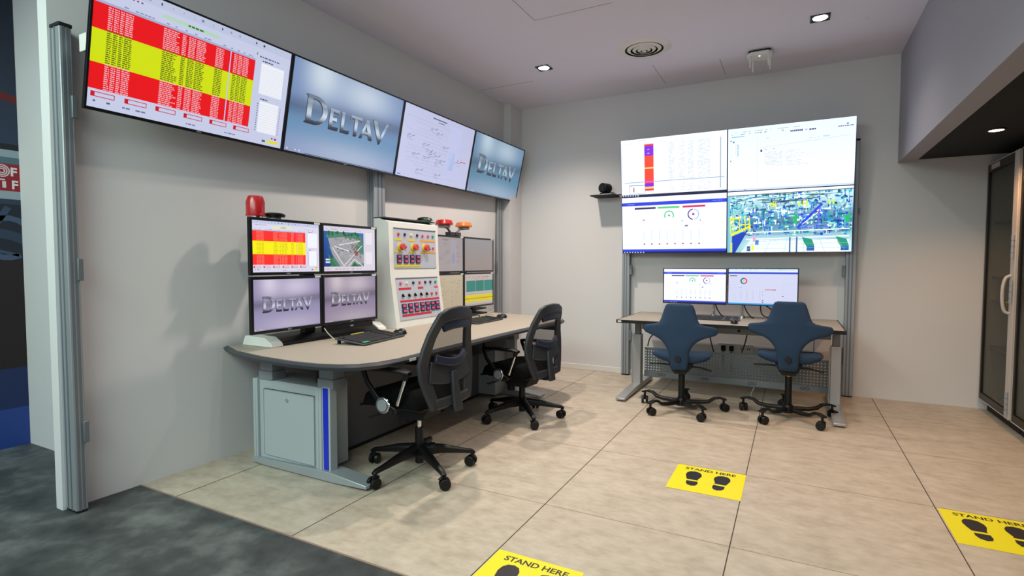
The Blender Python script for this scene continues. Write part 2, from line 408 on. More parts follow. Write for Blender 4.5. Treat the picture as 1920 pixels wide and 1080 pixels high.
def pic_alarm(w, h, g, seed=3, small=False):
    rnd = random.Random(seed); p = Pic(w, h, g)
    p.rect(0, 0, 1, 1, 'cdd3ee' if not small else 'dcd8ec')
    p.layer(); p.rect(0, .93, 1, 1, 'c3cbe6'); p.rect(.28, .865, .56, .895, 'b9dcc0' if not small else 'e6ee9a')
    y0, y1 = .145, .80; xr = .775
    ya, yb = y0+(y1-y0)*.31, y0+(y1-y0)*.70
    red, yel = ('f00612', 'd8e800') if not small else ('ff2a22', 'fff000')
    p.rect(0, y0, xr, ya, red); p.rect(0, ya, xr, yb, yel); p.rect(0, yb, xr, y1, red)
    p.rect(0, y1, xr, y1+.018, 'a9b2d6')
    p.rect(.815, .50, .965, .80, 'f6f8ff'); p.rect(.83, .12, .955, .43, 'f6f8ff')
    p.layer()
    rows = 40 if not small else 26
    cols = [(.058, .078), (.082, .102), (.106, .122), (.126, .16), (.29, .37), (.378, .40), (.41, .445), (.45, .50), (.55, .595), (.65, .672), (.676, .70), (.704, .738)]
    for i in range(rows):
        y = y0+.004+(y1-y0-.008)*i/rows; mid = ya <= y < yb; wide = 0
        c = ('5a6a10' if mid else 'f6b8c4') if not small else ('c8c800' if mid else 'ff8070')
        for k, (a, b) in enumerate(cols):
            bb = b-rnd.random()*(b-a)*(.35 if k in (4, 7) else .10)
            x = a
            while x < bb:
                d = rnd.uniform(.008, .02); p.rect(x, y, min(x+d, bb), y+(y1-y0)/rows*.52, c); x += d+.003
    p.rect(.628, y0, .634, y1, 'c4c8ff' if not small else 'ff60c0')
    for i in range(6):
        a = .012+.135*i
        p.frame(a, .085, a+.095, .125, .006, 'd01838'); p.rect(a, .085, a+.016, .125, 'd01028')
    p.scrib(.01, .09, .045, .014, '5a6488', rnd); p.scrib(.14, .24, .04, .012, '6a7498', rnd); p.scrib(.42, .48, .03, .012, '7a84a8', rnd); p.scrib(.64, .72, .03, .012, '7a84a8', rnd)
    for i in range(16): p.rect(.06+.05*i+rnd.random()*.02, .955, .075+.05*i, .975, rnd.choice(['56607c', '7c86a4', '98a2c0', '2c3450']))
    for i in range(9): p.rect(.04+.018*i, .905, .048+.018*i, .918, rnd.choice(['a04060', '50587a']))
    p.scrib(.40, .48, .872, .014, '1a6a30', rnd, 1)
    p.scrib(.0, .76, .825, .010, '8a94b8', rnd, .35)
    p.rect(.78, .86, .785, .885, '209040'); p.scrib(.80, .93, .85, .012, '5a6488', rnd, .6); p.scrib(.82, .89, .815, .012, '3a4468', rnd, .9); p.scrib(.83, .88, .445, .012, '3a4468', rnd, .9)
    for i in range(12):
        p.rect(.815, .51+.023*i, .965, .513+.023*i, 'd4daf0')
        p.rect(.83, .13+.024*i, .955, .133+.024*i, 'd4daf0'); p.rect(.815, .13+.024*i, .822, .14+.024*i, '606a8c'); p.rect(.965, .13+.024*i, .97, .14+.024*i, 'a06080')
    p.rect(.90, .03, .975, .055, 'e8e800'); p.rect(.87, .03, .892, .052, '505878'); p.rect(.93, .075, .94, .09, '801838'); p.rect(.95, .07, .965, .09, 'c01838')
    return p

def pic_flow(w, h, g, bg, ink, seed=5, vessel=True, tint=None):
    rnd = random.Random(seed); p = Pic(w, h, g)
    b0 = hx(bg)[:3]
    p.gridfn(8, 6, lambda u, v: mix(b0, tuple(x*.86 for x in b0), .5*u+.3*v))
    p.layer(); p.rect(.62, .13, .80, .92, mix(b0, hx('a8b8f0')[:3], .18))
    p.rect(.36, .925, .56, .94, ink); p.rect(.44, .89, .53, .90, ink)
    for i in range(15):
        y = .08+.055*i+rnd.uniform(-.01, .01); x = rnd.uniform(.03, .3)
        p.line((x, y), (x+rnd.uniform(.25, .65), y+rnd.uniform(-.01, .01)), .0035, mix(hx(ink)[:3], b0, .62))
    if vessel:
        n = [(.72, .24), (.75, .27), (.75, .5), (.72, .54), (.68, .54), (.66, .5), (.66, .27), (.68, .24)]
        p.poly(n, mix(b0, hx('7aa8e0')[:3], .5))
    p.layer()
    for i in range(15):
        x = rnd.choice([.1, .3, .38, .5, .56, .2, .82]); y = rnd.uniform(.1, .8); x += rnd.uniform(-.04, .04); r = rnd.uniform(.012, .028)
        p.arc(x, y, r, .006, 0, rnd.choice([270, 360]), rnd.choice([ink, ink, '8a5a80']), 10)
        p.line((x+.03, y), (x+.06, y+.03), .008, ink); p.line((x-.03, y-.03), (x-.02, y+.02), .006, ink)
        p.scrib(x-.03, x+.05, y-.05, .008, mix(hx(ink)[:3], b0, .5), rnd)
    p.rect(.85, .42, .93, .432, 'd82038'); p.rect(.80, .40, .806, .45, 'b04060'); p.rect(.02, .02, .06, .032, '3878d8')
    return p

def pic_dash(w, h, g, bg='f4f6ff', strong=1):
    rnd = random.Random(9); p = Pic(w, h, g)
    p.rect(0, 0, 1, 1, bg); p.layer()
    p.rect(0, .85, 1, .91, '2038d8'); p.rect(0, .0, 1, .03, '080c48'); p.rect(0, .03, 1, .07, '2040e0')
    for x, c in ((.13, '20205c'), (.36, '58c878'), (.60, 'd01060')): p.rect(x, .785, x+.21, .818, c)
    p.arc(.47, .66, .085, .02, -30, 210, '50c890'); p.disc(.47, .66, .018, '40a070')
    p.arc(.70, .665, .095, .018, 95, 265, '38188c'); p.arc(.70, .665, .095, .016, -80, 85, '8cc8e8'); p.rect(.69, .65, .71, .685, 'b03070')
    p.rect(.21, .585, .23, .60, 'b04060'); p.rect(.62, .46, .65, .485, '607890'); p.rect(.59, .55, .6, .57, 'a08090'); p.rect(.76, .55, .77, .57, 'c070b0')
    p.scrib(.2, .34, .40, .006, 'd8dcea', rnd)
    for i in range(8):
        x = .215+.076*i; p.rect(x, .15, x+.014, .175, ['a03860', '605070'][i % 2]); p.rect(x+.004, .24, x+.010, .40, 'b8dcec')
    for i in range(8): p.rect(.01+.028*i, .006, .023+.028*i, .022, 'e0e8ff')
    p.scrib(.02, .13, .872, .014, '9fb4ff', rnd)
    p.scrib(.85, .98, .875, .014, '8aa0ff', rnd, .5)
    return p

def pic_table(w, h, g):
    rnd = random.Random(4); p = Pic(w, h, g); p.rect(0, 0, 1, 1, 'f2f8ff'); p.layer()
    p.rect(0, 0, 1, .035, '04083c'); p.rect(0, .94, 1, 1, 'f8fbff'); p.rect(.03, .245, .98, .256, '88a8d0'); p.rect(.03, .91, .98, .915, 'd8e4f4')
    x0, x1 = .235, .325
    for a, b, c in ((.87, .90, 'f01830'), (.70, .87, '7a00d8'), (.50, .70, 'ff3a20'), (.475, .50, 'ffd070'), (.30, .475, 'ff3a20'), (.225, .30, 'f83060'), (.165, .225, '8000e0'), (.13, .165, 'ffd060'), (.095, .13, 'f01838')): p.rect(x0, a, x1, b, c)
    for xa in (.47, .57, .65, .74, .80): 
        for k in range(30): p.scrib(xa, xa+.055, .27+k*.021, .008, 'b4c6d4', rnd, .6)
        for k in range(5): p.scrib(xa, xa+.055, .07+k*.03, .008, 'b8c8d4', rnd, .6)
    p.rect(.94, .07, .95, .9, 'a8b8cc')
    for k in range(24): p.rect(.012, .28+k*.026, .018, .29+k*.026, 'b8c8dc')
    p.layer(); p.frame(.08, .045, .24, .20, .006, '7088b0'); p.rect(.08, .19, .24, .20, '3a4a90'); p.rect(.12, .08, .13, .16, 'c02850'); p.rect(.265, .73, .285, .75, 'd8a0f0'); p.rect(.265, .80, .285, .815, 'd8a0f0')
    for i in range(7): p.rect(.01+.025*i, .008, .022+.025*i, .028, 'cfe0ff')
    p.rect(.18, .965, .26, .972, 'ffa0b0'); p.scrib(.02, .9, .925, .008, 'c8d4e4', rnd, .3)
    return p

def pic_doc(w, h, g):
    rnd = random.Random(14); p = Pic(w, h, g); p.gridfn(4, 4, lambda u, v: mix(hx('f6faff')[:3], hx('e6f0fe')[:3], v)); p.layer()
    p.rect(0, 0, 1, .03, 'cfe0f4'); p.scrib(.03, .6, .93, .012, 'b0bed0', rnd, .45); p.scrib(.03, .5, .895, .014, '8a98b0', rnd, .35)
    p.scrib(.51, .61, .865, .026, '20206a', rnd, .95); p.rect(.625, .875, .64, .885, '4a4aa0'); p.scrib(.655, .705, .865, .022, '20206a', rnd, .95)
    p.poly([(.93, .90), (.945, .90), (.943, .92), (.932, .915)], '283070'); p.scrib(.87, .98, .87, .014, '405090', rnd, .95)
    p.rect(.03, .86, .14, .873, '70c8e8'); p.rect(.02, .80, .03, .815, '304060'); p.rect(.04, .775, .055, .80, '3080a0')
    for k in range(8): p.rect(.065, .60+k*.02, .07, .61+k*.02, 'd8c860'); p.rect(.08, .56+k*.024, .09, .575+k*.024, '60b8d8')
    p.rect(.245, .1, .247, .85, 'c4ccd8'); p.line((.25, .66), (.97, .74), .006, 'c8d8dc'); p.scrib(.27, .34, .80, .012, 'b8c4d0', rnd); p.scrib(.27, .40, .75, .008, 'd8e2ea', rnd)
    p.poly([(.27, .60), (.29, .60), (.286, .63), (.275, .635)], '202070'); p.scrib(.305, .39, .625, .012, 'a8b0c0', rnd)
    for k in range(11): p.scrib(.31, .45, .36+k*.022, .007, 'b8c8d8', rnd, .7); p.scrib(.48, .48+rnd.random()*.18, .36+k*.022, .007, 'bccad8', rnd, .6)
    p.scrib(.66, .74, .74, .012, 'c0d4e8', rnd); p.scrib(.76, .82, .745, .02, 'b8d0e8', rnd); p.scrib(.63, .72, .70, .01, 'd0dce8', rnd)
    p.rect(.02, .475, .028, .50, '808890'); p.scrib(.06, .22, .50, .006, 'e8d8e0', rnd, .4)
    p.rect(.03, .0, .07, .022, 'a8e0d8'); p.rect(.135, .0, .165, .025, '2a1890')
    return p

def pic_plant(w, h, g):
    """camera picture of a pipe-filled process hall"""
    rnd = random.Random(21); p = Pic(w, h, g)
    p.gridfn(10, 8, lambda u, v: mix(hx('c8ecf4')[:3], hx('2a6f96')[:3], math.exp(-((v-.5)/.28)**2)*.95) if u > .12 else hx('8fc8c8')[:3])
    p.layer()
    cols = ['0c3a90', '0a5cb0', '1c8cb0', '40b4d0', '8ae4f4', 'e8fbff', '082c70', '20a070', '1040d0', '58c8b8', 'f8ffff', '0c5878', 'c8f4ff', '2060e0']
    for i in range(900):
        x = rnd.random()*.985; y = .27+rnd.random()*.68; L = rnd.uniform(.01, .055); t = rnd.uniform(.008, .032); c = rnd.choice(cols)
        k = rnd.random()
        if k < .4: p.rect(x, y, min(.995, x+L), y+t, c)
        elif k < .7: p.rect(x, y, min(.995, x+t*.4), min(.97, y+L*2), c)
        elif k < .85: p.disc(min(.97, x), min(.95, y), t*.8, c, 8)
        else: p.line((min(x, .93), y), (min(x, .93)+rnd.uniform(-.02, .03), min(.96, y+rnd.uniform(-.03, .06))), t*.8, c)
    p.layer()
    for i in range(24): 
        x = rnd.random()*.68; y = .80+rnd.random()*.13; p.line((x, y), (x+rnd.uniform(.08, .3), y+rnd.uniform(-.02, .04)), .012, rnd.choice(['e8fbff', '1c5c70', '6ab8c8', '0f3848']))
    for x in (.36, .38, .40, .59, .62, .645, .82, .85): p.rect(x, .73, x+.012, .81, 'd8e818')
    for x in (.53, .93): p.poly([(x, .56), (x+.07, .575), (x+.05, .53), (x+.045, .45), (x+.02, .45), (x+.02, .53)], '18b060')
    p.line((.58, .38), (.77, .75), .035, '2838d8'); p.line((.755, .72), (.74, .38), .02, '6a60e8'); p.line((.62, .44), (.74, .62), .012, 'f0f4ff'); p.line((.58, .385), (.82, .40), .02, '5068e0')
    for y in (.335, .225): p.line((.16, y-.01), (.98, y+.02), .016, 'eef8ff'); p.line((.2, y-.05), (.98, y-.02), .008, '3a88a8')
    p.poly([(.12, .0), (.98, .0), (.98, .20), (.2, .20)], 'e4f2fa')
    p.layer()
    for k in range(6): p.line((.16+.16*k, 0), (.24+.13*k, .2), .006, '9cc4d8')
    p.line((.14, .06), (.97, .07), .006, 'a8ccdc'); p.line((.18, .13), (.97, .14), .006, 'a8ccdc')
    for x in (.52, .575): p.rect(x, 0, x+.012, .24, '2a5a88')
    for x in (.62, .88): p.poly([(x, .24), (x+.08, .2), (x+.10, .10), (x+.06, .03), (x+.02, .14)], '1c9070'); p.rect(x+.04, .02, x+.10, .09, '2858a8')
    p.poly([(.04, .0), (.07, .0), (.18, .37), (.04, .27)], '1038b0'); p.poly([(.03, .27), (.20, .42), (.20, .45), (.03, .31)], 'e6e800')
    for x in (.02, .05, .10, .15, .185): p.rect(x, .33, x+.008, .60, 'e0e000')
    p.rect(.02, .55, .10, .57, 'e0e000'); p.rect(.10, .45, .2, .47, 'd8e010'); p.rect(.03, .0, .045, .16, 'f0f000'); p.rect(.0, 0, .02, 1, '70b8c8')
    p.rect(.21, .03, .23, .12, 'e6f020'); p.rect(.17, .02, .20, .1, '1c5080'); p.rect(.24, .12, .27, .2, '4080c0'); p.rect(.22, .18, .245, .27, 'd8a0c0')
    p.poly([(0, .94), (1, .965), (1, 1), (0, 1)], 'eef4ff'); p.line((0, .935), (1, .96), .012, '103850')
    return p

def pic_site(w, h, g):
    """bird's-eye picture of an industrial site by the sea inside a program window"""
    rnd = random.Random(8); p = Pic(w, h, g); p.rect(0, 0, 1, 1, 'e4dcea'); p.layer()
    X0, X1, Y0, Y1 = .0, .76, .10, .88
    def P(u, v): return (X0+(X1-X0)*u, Y0+(Y1-Y0)*v)
    p.poly([P(0, 0), P(1, 0), P(1, 1), P(0, 1)], ['0a2c8c', '1c54a0', '2c78b8', '1a58b0'])
    p.rect(.80, .15, .94, .45, 'f4ecf6'); p.rect(.80, .62, .94, .9, 'f4ecf6')
    p.layer(); p.poly([P(.04, .86), P(.12, .97), P(.3, 1), P(.6, .97), P(.95, .9), P(1, .62), P(1, 0), P(.15, 0), P(.22, .3), P(.12, .55), P(.2, .7)], '4c8470')
    p.layer(); p.poly([P(.10, .8), P(.5, .86), P(.9, .78), P(.7, .5), P(1, .35), P(1, .1), P(.62, .0), P(.4, .0), P(.2, .35)], 'a8a8ac')
    for i in range(260):
        u = rnd.uniform(.12, .9); v = rnd.uniform(.12, .85)
        if u < .2+.2*(1-v) : continue
        a = rnd.uniform(.01, .045); p.line(P(u, v), P(u+a, v+a*rnd.choice([.8, -.8])), rnd.uniform(.01, .03), rnd.choice(['c8c0c0', '606870', '9a6a58', '3c7850', 'e8e4e8', '784038', '2c3c40', 'b89080', '4a8a60']))
    p.layer()
    for a, b in (((.2, .55), (.48, .02)), ((.48, .02), (.95, .62)), ((.25, .58), (.62, .45)), ((.6, .02), (.75, .22)), ((.75, .22), (.98, .0)), ((.36, .62), (.9, .76))): p.line(P(*a), P(*b), .02, 'ece8ee')
    for i in range(26):
        u = rnd.uniform(.05, .9); p.disc(*P(u, rnd.uniform(.9, .99)), .03, rnd.choice(['1c6a3c', '2a8048', '145030']), 8)
    p.poly([P(.08, .4), P(.2, .2), P(.3, 0), P(.2, 0), P(.12, .15)], '2a7a48'); p.poly([P(.66, .0), P(.75, .14), P(.88, .0)], '1f6a44')
    p.disc(*P(.8, .4), .07, '9c5c58', 14); p.disc(*P(.8, .42), .04, '6a4444', 14)
    p.rect(.03, .18, .11, .215, 'f0f0f8'); p.rect(.03, .24, .11, .275, 'f0f0f8')
    p.scrib(.02, .7, .92, .012, 'b090a8', rnd, .5); p.scrib(.02, .6, .95, .01, 'c8a8b8', rnd, .5); p.scrib(.02, .7, .04, .014, 'c04860', rnd, .5)
    return p

def pic_list(w, h, g):
    rnd = random.Random(2); p = Pic(w, h, g); p.rect(0, 0, 1, 1, 'c8bab4'); p.layer()
    p.rect(.05, .45, .36, .80, '2a8478'); p.rect(.37, .45, .66, .80, '268074'); p.rect(.67, .45, 1, .80, '2c887c')
    p.rect(0, .12, 1, .34, 'e4d820'); p.rect(0, .215, 1, .24, 'e02818')
    for i in range(14): p.scrib(.04, .98, .13+i*.014, .005, 'a89c18', rnd, .5)
    p.scrib(.05, .9, .90, .02, 'b84050', rnd, .6); p.rect(.0, .0, 1, .05, 'b0a4a0'); p.scrib(.05, .9, .84, .015, 'c87078', rnd, .5); p.scrib(.04, .98, .37, .02, '8a8078', rnd, .5)
    return p
def pic_blank(w, h, g, c1, c2, c3, seed):
    rnd = random.Random(seed); p = Pic(w, h, g)
    p.gridfn(6, 6, lambda u, v: mix(hx(c1)[:3], hx(c2)[:3], v)); p.layer()
    for i in range(18): p.scrib(.05, .95, .1+.045*i, .005, c3, rnd, .12)
    for i in range(6): p.rect(.05+.15*i, .05, .09+.15*i, .06, c3)
    return p
def pic_noise(w, h, g):
    rnd = random.Random(31); p = pic_blank(w, h, g, 'b8a68c', 'c0b096', 'a8866c', 6); p.layer()
    for i in range(70): x = rnd.uniform(.05, .9); y = rnd.uniform(.08, .9); p.rect(x, y, x+rnd.uniform(.01, .05), y+rnd.uniform(.01, .04), rnd.choice(['a8a878', '90a078', 'b89070', 'a88c80', '98a890']))
    return p
def pic_report(w, h, g):
    rnd = random.Random(19); p = Pic(w, h, g); p.rect(0, 0, 1, 1, 'd4d8f4'); p.layer()
    p.rect(0, .91, 1, 1, 'e8f2ff'); p.rect(0, .96, 1, 1, '38b0f0'); p.rect(.44, .95, .60, .985, 'f0f4ff'); p.rect(0, .86, 1, .91, '1838c8'); p.rect(0, 0, 1, .04, '20a0f0')
    p.rect(.02, .79, .13, .815, '203060')
    p.arc(.23, .66, .09, .035, -90, 80, 'e04848'); p.arc(.23, .66, .09, .035, 80, 270, '10706c'); p.rect(.222, .65, .238, .67, '60a080')
    p.rect(.54, .415, .70, .43, 'd83858'); p.rect(.66, .412, .70, .432, '805070')
    for y in (.37, .33, .29, .25): p.rect(.505, y, .515, y+.01, '8088a8')
    for y in (.11, .06): p.rect(.503, y, .522, y+.022, '20204a')
    for y in (.24, .07): p.rect(.79, y, .81, y+.022, '28205c')
    for y in (.6, .42, .32, .5): p.rect(.793, y, .80, y+.01, '8890b0')
    for i in range(14): p.scrib(.03, .12, .10+.045*i, .008, 'b4badc', rnd, .35); p.scrib(.82, .96, .10+.045*i, .006, 'bcc2e4', rnd, .4)
    p.scrib(.16, .22, .46, .01, '9098b8', rnd)
    for x in (.18, .27, .36, .46): p.rect(x, .12, x+.02, .4, 'cccfee')
    return p

# ================= SETTING =================
o = MB().add([(.012, -1.24, 0), (.13, 3.6, 0), (.185, 3.6, CZ), (.045, -1.24, CZ), (-.054, -1.24, 0), (-.054, 3.6, 0), (-.054, 3.6, CZ), (-.054, -1.24, CZ)],
    [(0, 1, 2, 3), (4, 7, 6, 5), (0, 3, 7, 4), (1, 5, 6, 2), (3, 2, 6, 7), (0, 4, 5, 1)]).build('wall_left', M_WALL, smooth=False); struct(o)
struct(MB().box(.02, 5.3, 3.51, 3.62, 0, CZ).build('wall_back', M_WALL, smooth=False))
struct(MB().box(5.25, 5.35, -3, 3.51, 0, CZ).build('wall_right', mat('dark_wall', '3a332c', .8), smooth=False))
struct(MB().box(-1.45, -.054, -.83, -.73, 0, CZ).build('wall_hall_return', M_WALL, smooth=False))
struct(MB().box(-1.55, -1.45, -5, -.73, 0, CZ).build('wall_hall_left', mat('hall_wall', '30343a', .7), smooth=False))
struct(MB().box(.02, 5.4, -.872, 3.6, -.05, 0).build('floor', M_TILE, smooth=False))
g = MB().box(-1.6, 6, -6, -.872, -.05, 0); g.box(-1.6, .02, -.872, 3.6, -.05, 0)
struct(g.build('floor', M_GREY, smooth=False))
struct(MB().box(-1.6, 4.285, -2.4, 3.62, CZ, CZ+.1).build('ceiling', M_CEIL, smooth=False))
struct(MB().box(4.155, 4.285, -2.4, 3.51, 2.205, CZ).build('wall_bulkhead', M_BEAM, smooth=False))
struct(MB().box(4.285, 5.35, -2.4, 3.51, 2.225, 2.3).build('ceiling', M_DARKC, smooth=False))
struct(MB().box(.02, .27, 3.22, 3.51, 0, CZ).build('trim_1', M_WALL, smooth=False))
struct(MB().box(.27, 3.83, 3.495, 3.51, 0, .065).build('baseboard_back', M_WHITE, bev=.004))
# floor joints: dark gaps between the strips, finer ones across
g = MB()
for i in range(0, 5): x = 1.270+.914*(i-1); g.box(x-.0022, x+.0022, -.872, 3.495, 0, .0008)
struct(g.build('trim_2', M_JOINT, smooth=False))
g = MB()
for j in range(0, 4): y = .93*j-.01; g.box(.02, 4.8, y-.0016, y+.0016, 0, .0006)
struct(g.build('trim_3', M_JOINTL, smooth=False))
struct(MB().box(.02, 5.25, -.878, -.868, 0, .0016).build('trim_4', mat('threshold', '8a7468', .5), smooth=False))
# ceiling joints of the access panels
g = MB(); zj = CZ-.0008
def cj(a, b, t=.004):
    (x0, y0), (x1, y1) = a, b
    if abs(x0-x1) < .01: g.box(x0-t/2, x0+t/2, y0, y1, zj, CZ)
    else: g.box(x0, x1, y0-t/2, y0+t/2, zj, CZ)
cj((1.465, .3), (1.465, 1.36)); cj((1.465, 1.36), (2.1, 1.36)); cj((.2, 2.636), (.85, 2.636)); cj((2.07, 2.76), (2.07, 3.36)); cj((2.667, 2.88), (2.667, 3.36))
struct(g.build('trim_5', mat('ceiling_joint', '6f6a6a', .9), smooth=False))

# mural in the hall: a printed wall graphic with a sign strip
p = Pic(1.0, 3.1, 1)
def zz(z): return z/3.1
p.gridfn(3, 30, lambda u, v: mix(hx('223048')[:3], hx('10141f')[:3], sm(v*3.1, 2.0, 3.0)*.7))
p.layer(); p.rect(0, 0, 1, zz(.27), '1c3c84'); p.rect(0, zz(.27), 1, zz(.55), '0e2350'); p.rect(0, zz(.55), 1, zz(1.30), '170a0c'); p.rect(0, zz(1.30), 1, zz(1.68), '101826')
p.rect(0, zz(1.715), 1, zz(1.77), '8c98a4'); p.rect(0, zz(1.77), 1, zz(1.955), '8a1024'); p.rect(0, zz(1.955), 1, zz(2.0), '4a6470'); p.rect(0, zz(2.0), 1, zz(2.05), '8a96a2'); p.rect(0, zz(2.05), 1, zz(2.09), '0c1018')
p.layer(); p.poly([(0, zz(2.52)), (1, zz(2.37)), (1, zz(2.42)), (0, zz(2.62))], '5a1416')
p.line((.85, zz(1.52)), (.93, zz(1.66)), .012, '2a3c58'); p.arc(.86, zz(1.2), .10, .02, 0, 180, '24344c'); p.arc(.92, zz(1.45), .05, .012, 0, 300, '3a4c66', 14)
p.line((.80, zz(1.38)), (.98, zz(1.33)), .006, '30455e')
for rr_ in (.014, .010, .006): p.arc(.905, zz(1.905), rr_, .0025, 0, 360, 'c9b8bc', 16)
p.rect(.905, zz(1.79), .925, zz(1.835), 'c9c0c4'); p.line((.885, zz(1.845)), (.92, zz(1.845)), .003, 'c9c0c4')
p.text('F', .952, zz(1.875), .026, 'd8ccd0', .03); p.text('F', .956, zz(1.787), .026, 'd8ccd0', .03)
mu = p.build('wall_mural', None, (0, 0, 0), PRINT)
mu.location = (-1.448, -1.83, .0); mu.rotation_euler = (0, 0, PI/2)
tag(mu, 'dark blue printed wall graphic with red sign strip, in the hall at far left', 'wall graphic')

# ================= MOUNTING POSTS =================
def post(name, label, loc, h, w, d, grp):
    """aluminium profile: x = width, y = depth, wall side at y = d"""
    t = empty(name, label, 'post', loc, (0, 0, 0), grp)
    g = MB(); g.box(0, w, 0, d, .012, h)
    pr = g.build('profile', M_ALU, t, bev=.004)
    g = MB()
    for x in (w*.30, w*.62): g.box(x-.006, x+.006, -.0015, .002, .012, h)
    for y in (d*.32, d*.68): g.box(w-.002, w+.0015, y-.006, y+.006, .012, h)
    g.build('groove', M_ALUD, t, smooth=False)
    MB().box(-.003, w+.003, -.003, d+.003, h, h+.018).build('end_cap', M_BLKM, t, bev=.003)
    MB().box(.004, w-.004, .004, d-.004, 0, .012).build('foot_cap', M_BLKM, t)
    return t
def tabs(t, pts):
    for (x0, x1, y0, y1, z0, z1) in pts: MB().box(x0, x1, y0, y1, z0, z1).build('clip', M_ALUD, t, bev=.003)
G1 = 'aluminium posts on the left wall'
P1 = post('mounting_post', 'aluminium profile post at the open end of the left wall', (.008, -1.228, 0), 2.44, .118, .052, G1)
tabs(P1, [(.118, .132, .038, .062, z, z+.11) for z in (.36, 1.19, 2.0)])
P2 = post('mounting_post', 'aluminium profile post behind the control console, under the second and third wall screens', (.10, .935, 0), 2.40, .078, .13, G1)
P3 = post('mounting_post', 'aluminium profile post beside the corner pilaster, right of the four-monitor bank', (.125, 3.06, 0), 2.40, .053, .13, G1)
tabs(P3, [(.04, .058, -.022, .0, 1.17, 1.30)])
G2 = 'aluminium posts on the back wall'
P4 = post('mounting_post', 'aluminium profile post left of the back desk, below the video wall', (1.595, 3.43, 0), 2.42, .085, .08, G2)
tabs(P4, [(.085, .115, -.004, .02, z, z+.11) for z in (1.15, .40)])
P5 = post('mounting_post', 'aluminium profile post right of the back desk, topped beside the video wall', (3.765, 3.43, 0), 2.43, .085, .08, G2)
tabs(P5, [(-.03, 0, -.004, .02, 1.15, 1.26), (.085, .10, .0, .03, 1.75, 1.80)])
# rail and brackets carrying the wall screens
t = empty('screen_rail', 'square aluminium rail with black brackets carrying the four left wall screens', 'mount', (0, 0, 0))
MB().box(.181, .235, -1.16, 3.215, 2.325, 2.40).build('rail', M_ALUD, t, bev=.004)
MB().box(.176, .24, -1.168, -1.16, 2.32, 2.405).build('end_cap', M_WHITE, t, bev=.003)
for y in (-1.10, .0, 1.2, 2.4, 3.1):
    g = MB(); g.box(.235, .250, y, y+.045, 2.20, 2.42)
    g.extr([(.182, 2.322), (.235, 2.322), (.235, 2.17), (.225, 2.15)], 'y', y, y+.045)
    g.build('bracket', M_BLKM, t)
# ================= WALL SCREENS =================
def display(name, label, cat, loc, rot, w, h, bz, pic, group, depth=.05, badge=False, bm=M_BEZ, lowbz=None, sticker=False, kd='display'):
    """local X right, Z up, front at y = 0, lower left corner at the origin"""
    t = empty(name, label, cat, loc, rot, group); lb = bz if lowbz is None else lowbz
    g = MB(); g.box(0, w, .004, depth*.45, 0, h); g.box(w*.14, w*.86, depth*.45, depth, h*.12, h*.88)
    g.build('housing', M_BLK, t, bev=.003)
    g = MB(); g.box(0, w, -.004, .006, 0, lb); g.box(0, w, -.004, .006, h-bz, h); g.box(0, bz, -.004, .006, lb, h-bz); g.box(w-bz, w, -.004, .006, lb, h-bz)
    g.build('bezel', bm, t, bev=.0015)
    pic.build('screen', t, (bz, 0, lb))
    if badge: MB().box(w*.5-.014, w*.5+.014, -.0055, -.004, lb*.35, lb*.68).build('badge', M_ALU, t)
    if sticker: plabel(MB().box(w-.06, w-.012, -.0052, -.004, h-bz*.9, h-bz*.15).build('sticker', M_WHITE, t), 'small white sticker')
    return t
tw, th = 1.138, .640; tilt = R(12)
BLUEW = ('8090c8', '9fc0e6', 'd8ecff')
pics = [pic_alarm(tw-.024, th-.026, .92), pic_wordmark(tw-.024, th-.026, .78, ('8c9cd0', '6f9cc8', 'e4f2ff')),
        pic_flow(tw-.024, th-.026, .88, 'd0d4f6', '5a5878'), pic_wordmark(tw-.024, th-.026, .70, ('86a0cc', '5c96b8', 'd8f0ff'))]
labs = ['wide wall screen showing a red and yellow alarm list, leftmost of the four', 'wide wall screen with large metal DELTAV lettering, between the alarm list and the process diagram',
        'wide wall screen showing a pale process flow diagram', 'wide wall screen with metal DELTAV lettering, nearest the room corner']
for i in range(4):
    display('wall_screen', labs[i], 'screen', (.255, -1.195+i*1.142, 2.030), (tilt, 0, PI/2), tw, th, .011, pics[i], 'wide screens tilted along the left wall', .045, True, lowbz=.016)
# ================= VIDEO WALL =================
vw, vh = 1.083, .612; vt = R(6.3)
vp = [pic_dash(vw-.006, vh-.006, 1.15), pic_plant(vw-.006, vh-.006, 1.25), pic_table(vw-.006, vh-.006, 1.12), pic_doc(vw-.006, vh-.006, 1.1)]
vl = ['video wall panel with dashboard gauges, lower left of the four', 'video wall panel showing a pipe-filled plant, lower right of the four', 'video wall panel with a data table and red column, upper left of the four', 'video wall panel with a mostly white document page, upper right of the four']
M_VB = mat('video_bezel', '2a2480', .3)
for k in range(4):
    i, j = k % 2, k//2
    loc = Vector((1.631+i*(vw+.004), 3.33-math.sin(vt)*j*(vh+.003), 1.388+math.cos(vt)*j*(vh+.003)))
    display('video_panel', vl[k], 'screen', loc, (vt, 0, 0), vw, vh, .003, vp[k], 'panels of the video wall', .07, bm=M_VB)
t = empty('video_wall_frame', 'dark steel rails behind the video wall, fixed to its two posts', 'mount')
for z in (1.50, 2.20): MB().box(1.67, 3.79, 3.402, 3.428, z, z+.06).build('rail', M_BLKM, t)
